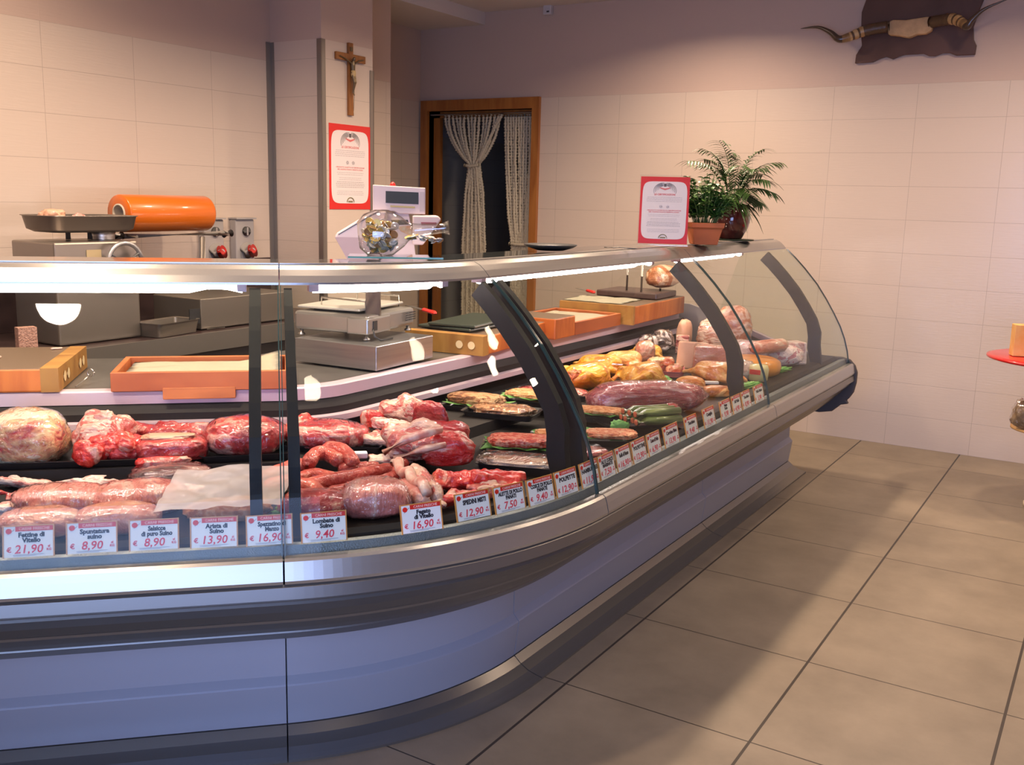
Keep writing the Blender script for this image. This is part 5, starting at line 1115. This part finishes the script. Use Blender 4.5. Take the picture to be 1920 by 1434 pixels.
for i in range(26):
    a = i*2.399; tilt = rnd.uniform(.08, .55) if i > 4 else .10; L = rnd.uniform(.26, .43) if i < 16 else rnd.uniform(.14, .22)
    pts = []; base = Vector((.02*math.cos(a), .02*math.sin(a), .155)); d = Vector((math.cos(a)*math.sin(tilt), math.sin(a)*math.sin(tilt), math.cos(tilt)))
    for k in range(9):
        t = k/8; pts.append(base + d*L*t + Vector((math.cos(a)*.10*t*t*t, math.sin(a)*.10*t*t*t, -.09*t*t*t*(1+tilt))))
    tube(bs_, pts, [.0024*(1-.6*k/8) for k in range(9)], 5)
    for k in range(14):
        t = .38+.62*k/13; f = t*8; j = min(int(f), 7); p = pts[j].lerp(pts[j+1], f-j); dd = (pts[j+1]-pts[j]).normalized()
        side = dd.cross(Vector((0, 0, 1)));  side = side.normalized() if side.length > .05 else Vector((math.sin(a), -math.cos(a), 0))
        for s in (-1, 1): leaf(bm, p, dd*.75 + side*s*.8, rnd.uniform(.070, .11)*(1-.45*abs(t-.6)), .012, .45, n=4, fold=.1)
for i in range(26):
    a = rnd.uniform(0, 2*PI); leaf(bm, Vector((.03*math.cos(a), .03*math.sin(a), .16)), Vector((math.cos(a)*.8, math.sin(a)*.8, rnd.uniform(.25, 1.1))), rnd.uniform(.13, .22), .011, .95, n=7, fold=.1)
for i in range(14):
    a = rnd.uniform(0, 2*PI); leaf(bm, Vector((.04*math.cos(a), .04*math.sin(a), .165)), Vector((math.cos(a), math.sin(a), .35)), rnd.uniform(.07, .12), .035, .8)
obj('fronds', bm, palm, pp); obj('stems', bs_, mat('stem_green'), pp)
o = obj('pot_mat', lathe(new(), [(0, 0), (.118, 0), (.12, .003), (.12, .006), (0, .006)], n=40), mat('dark_green_mat', (.02, .035, .015), .6), loc=tuple(P(-2.45, .735, SH+.001))); tag(o, 'flat dark green round mat beneath the glazed palm pot', 'mat')

# ================================================================ ON THE WALLS
cx = thing('crucifix', 'wooden crucifix hanging on the tiled column above the poster', 'crucifix', (-3.8645, 4.395, 1.912), R(90))
cw = wood_mat('crucifix_wood', (.33, .13, .03), (.20, .07, .015), (14, 14, 2), .4)
obj('upright', bx(new(), -.019, .019, -.016, 0, 0, .395), cw, cx, bevel=.002); obj('crossbar', bx(new(), -.122, .122, -.018, -.0005, .295, .335), cw, cx, bevel=.002)
bz = mat('bronze_figure', (.16, .12, .07), .35, .7)
zf_ = lambda z: z
fig = blob('figure', [((0, -.030, .235), (0, -.028, .275), .011, .014), ((0, -.028, .275), (0, -.030, .290), .014, .010), ((.003, -.036, .303), (.003, -.036, .308), .009, .010),
      ((.012, -.028, .283), (.060, -.024, .305), .0055, .004), ((.060, -.024, .305), (.100, -.022, .314), .004, .0035), ((-.012, -.028, .283), (-.060, -.024, .305), .0055, .004), ((-.060, -.024, .305), (-.100, -.022, .314), .004, .0035),
      ((.006, -.030, .232), (.008, -.040, .180), .009, .007), ((-.006, -.030, .232), (-.002, -.040, .180), .009, .007), ((.008, -.040, .180), (.003, -.026, .125), .006, .004), ((-.002, -.040, .180), (0, -.028, .125), .006, .004), ((.001, -.030, .125), (.002, -.036, .112), .004, .004)], bz, cx, vox=.0018)
obj('loincloth', lathe(new(), [(.012, .212), (.015, .225), (.013, .245), (.010, .245)], (0, -.031, 0), 12), mat('loincloth_gold', (.50, .36, .16), .5), fig, True)
obj('title_plate', bx(new(), -.010, .010, -.019, -.016, .350, .372), bz, cx)
obj('rosary', tube(tube(new(), [(.010, -.022, .31), (.020, -.020, .20), (.022, -.018, .10), (.021, -.014, .03), (.020, -.012, .015)], .0012, 5), [(.020, -.012, .018), (.020, -.012, .0)], .0035, 6), mat('rosary_beads', (.10, .09, .08), .4), cx, True)

# horn trophy
ht = thing('horn_trophy', 'mounted pair of long curved bull horns on a dark brown plaque', 'trophy', (-1.56, D-.001, 2.33), 0)
k_ = .00300
def hq(px, py, z_=0): return ((px-1605)*k_, (116-py)*k_*.93 + .0)
out = [(1605, 116), (1640, 115), (1652, 109), (1665, 105), (1678, 111), (1690, 106), (1700, 103), (1735, 103), (1745, 108), (1757, 109), (1770, 104), (1782, 104), (1795, 110), (1828, 110), (1829, 92), (1823, 80), (1820, 55), (1828, 20), (1834, 0), (1830, -25), (1800, -45), (1720, -52), (1645, -45), (1618, -22), (1610, 10), (1612, 55), (1616, 80), (1606, 98)]
obj('plaque', prism(new(), [hq(*q) for q in out], -.022, 0), wood_mat('dark_plaque', (.12, .062, .048), (.065, .032, .026), (2, 8, 2), .3), ht, bevel=.004)
hide = mat('cream_hide', (.62, .40, .20), .8, bump=.4, bscale=60, var=.2, vscale=12)
o = obj('skull_cap', prism(new(), [hq(*q) for q in [(1664, 38), (1675, 33), (1700, 35), (1720, 33), (1742, 31), (1750, 40), (1749, 60), (1738, 66), (1722, 66), (1708, 72), (1690, 67), (1668, 63)]], -.075, -.022), hide, ht, bevel=.012)
hc = [mat('horn_collar', (.10, .055, .025), .4, bump=.4, bscale=50), mat('horn_cream', (.60, .42, .20), .4, col2=(.40, .22, .08), vscale=30), mat('horn_dark', (.045, .026, .018), .28, coat=.3), mat('horn_amber', (.34, .20, .07), .35, col2=(.16, .09, .04), vscale=14)]
def horn(pts, lab):
    P_ = [Vector((hq(x, y)[0], yy, hq(x, y)[1])) for x, y, yy in pts]; outp = []; N = 40
    for i in range(N+1):
        f = i/N*(len(P_)-1); j = min(int(f), len(P_)-2); u = f-j; a, b, c, d = P_[max(j-1, 0)], P_[j], P_[j+1], P_[min(j+2, len(P_)-1)]
        outp.append(.5*((2*b)+(-a+c)*u+(2*a-5*b+4*c-d)*u*u+(-a+3*b-3*c+d)*u**3))
    rad = [max(.0015, .033*(1-(i/N)**1.7*.96)*(1 + (.10 if i in (8, 11, 14) else 0))) for i in range(N+1)]
    mis = [0 if i < 9 else (1 if i % 3 else 0) if i < 17 else 3 if i < 21 else 2 for i in range(N)]
    o = obj('horn', tube(new(), outp, rad, 20, mis=mis), hc, ht, True); o['label'] = lab
horn([(1668, 46, -.06), (1640, 50, -.085), (1618, 56, -.10), (1598, 66, -.13), (1580, 70, -.15), (1562, 55, -.15), (1535, 42, -.14), (1500, 42, -.13)], 'left horn with cream bands and dark tip')
horn([(1745, 43, -.06), (1768, 42, -.09), (1790, 44, -.13), (1808, 55, -.17), (1818, 64, -.20), (1826, 52, -.21), (1846, 33, -.21), (1886, 16, -.20)], 'right horn with cream bands and dark tip')
# sensor
se = thing('motion_sensor', 'small white motion sensor high up below the ceiling', 'sensor', (-3.735, D-.001, 2.775), 0)
obj('body', box(new(), (0, -.02, .03), (.065, .04, .075)), mat('sensor_white', (.55, .52, .52), .5), se, bevel=.006); obj('lens', box(new(), (.010, -.041, .012), (.020, .003, .010)), blackp, se)

# ================================================================ RED STAND AT THE RIGHT
rs_ = thing('display_stand', 'round red topped display stand cut off at the right edge', 'stand', (-.225, 5.48, 0), 0)
lathe(bm := new(), [(0, .70), (.06, .70), (.15, .735), (.31, .745), (.335, .752), (.335, .762), (.31, .768), (0, .768)], n=48); obj('red_top', bm, mat('red_lacquer', (.52, .008, .008), .3, coat=.5), rs_, True)
obj('pole', cyl(new(), (0, 0, .055), (0, 0, .70), .025), steel, rs_, True)
lathe(bm := new(), [(0, .40), (.19, .40), (.19, .41), (0, .41)], n=36); obj('lower_shelf', bm, mat('natural_wood', (.50, .28, .10), .5), rs_, True)
lathe(bm := new(), [(0, 0), (.09, 0), (.09, .02), (.04, .055), (0, .055)], n=36); obj('foot_disc', bm, mat('beige_foot', (.62, .50, .36), .5), rs_, True)
bx_ = thing('food_packet', 'orange cardboard food packet standing on the red stand', 'packet', (-.350, 5.42, .7695), R(20))
obj('carton', box(new(), (0, 0, .078), (.20, .07, .155)), mat('orange_carton', (.72, .33, .07), .5, col2=(.76, .46, .16), vscale=14), bx_, bevel=.003)
obj('white_label', box(new(), (.02, -.036, .095), (.11, .002, .07)), mat('packet_white', (.66, .60, .58), .5), bx_)
bm = new()
for i in range(3): box(bm, (.0+.0, -.0375, .112-.016*i), (.07, .0008, .004))
obj('print_lines', bm, pk_, bx_)
bg = obj('dried_bag', lump(.17, .12, .15, 95, .18, 2.4, flat=.6), mat('dried_herbs', (.16, .10, .05), .7, bump=.8, bscale=60, col2=(.30, .20, .10), vscale=30), smooth=True, loc=(-.315, 5.38, .4115)); tag(bg, 'clear bag of brown dried goods on the lower wooden shelf', 'bag')
obj('bag_film', lump(.18, .13, .165, 95, .2, 2.6, flat=.6), film, bg, True)

# ---------------------------------------------------------------- everything in the well is settled on the sheet it lies on
bpy.context.view_layer.update()
KEEP = ('price_tag', 'display_counter', 'downlight', 'poultry_label')
dg = bpy.context.evaluated_depsgraph_get()
for o in list(bpy.data.objects):
    if o.parent is not None or o.name.split('.')[0] in KEEP or o.get('kind') == 'structure': continue
    if not (-2.75 < o.location.x < -1.15 and 1.1 < o.location.y < 5.4 and .64 < o.location.z < .835): continue
    far_ = o.location.y > (3.30 if o.location.z > .69 else 3.19)
    if far_: o.location.z += -.0195 if o.location.z > .69 else .0145
    bpy.context.view_layer.update()
    rs = []; zs = []
    def loc_r(p):
        dx, dy = p.x-XC, p.y-YC
        if dy >= 0: return dx, Vector((1, 0, 0))
        t = math.atan2(-dy, dx)
        if t <= PI/4: return math.hypot(dx, dy), Vector((math.cos(t), -math.sin(t), 0))
        return (dx-dy)*S2, Vector((S2, -S2, 0))
    for q in [o]+list(o.children_recursive):
        if q.type != 'MESH': continue
        me = q.evaluated_get(dg).data; st = max(1, len(me.vertices)//1500)
        for k in range(0, len(me.vertices), st):
            p = q.matrix_world @ me.vertices[k].co; rs.append((loc_r(p)[0], p.z)); zs.append(p.z)
    if not rs: continue
    floor_ = .670 if far_ else (.690 if o.location.z > .688 else .655)
    if min(zs) < floor_+.0008: o.location.z += floor_+.0010-min(zs)
    if o.name.split('.')[0] in ('courgette_roll', 'stew_chunk'): continue
    lo = .358 if (far_ or floor_ > .68) else .652
    low = min([r+(0 if z > .732 else .013) for r, z in rs if z < .765] or [1]) if lo < .5 else min([r for r, z in rs if z < .694] or [1])
    hi_ = max([r for r, z in rs if z < .72] or [0]); n_ = loc_r(o.location)[1]
    if low < lo: o.location += n_*(lo-low)
    elif hi_ > 1.15: o.location -= n_*(hi_-1.15)
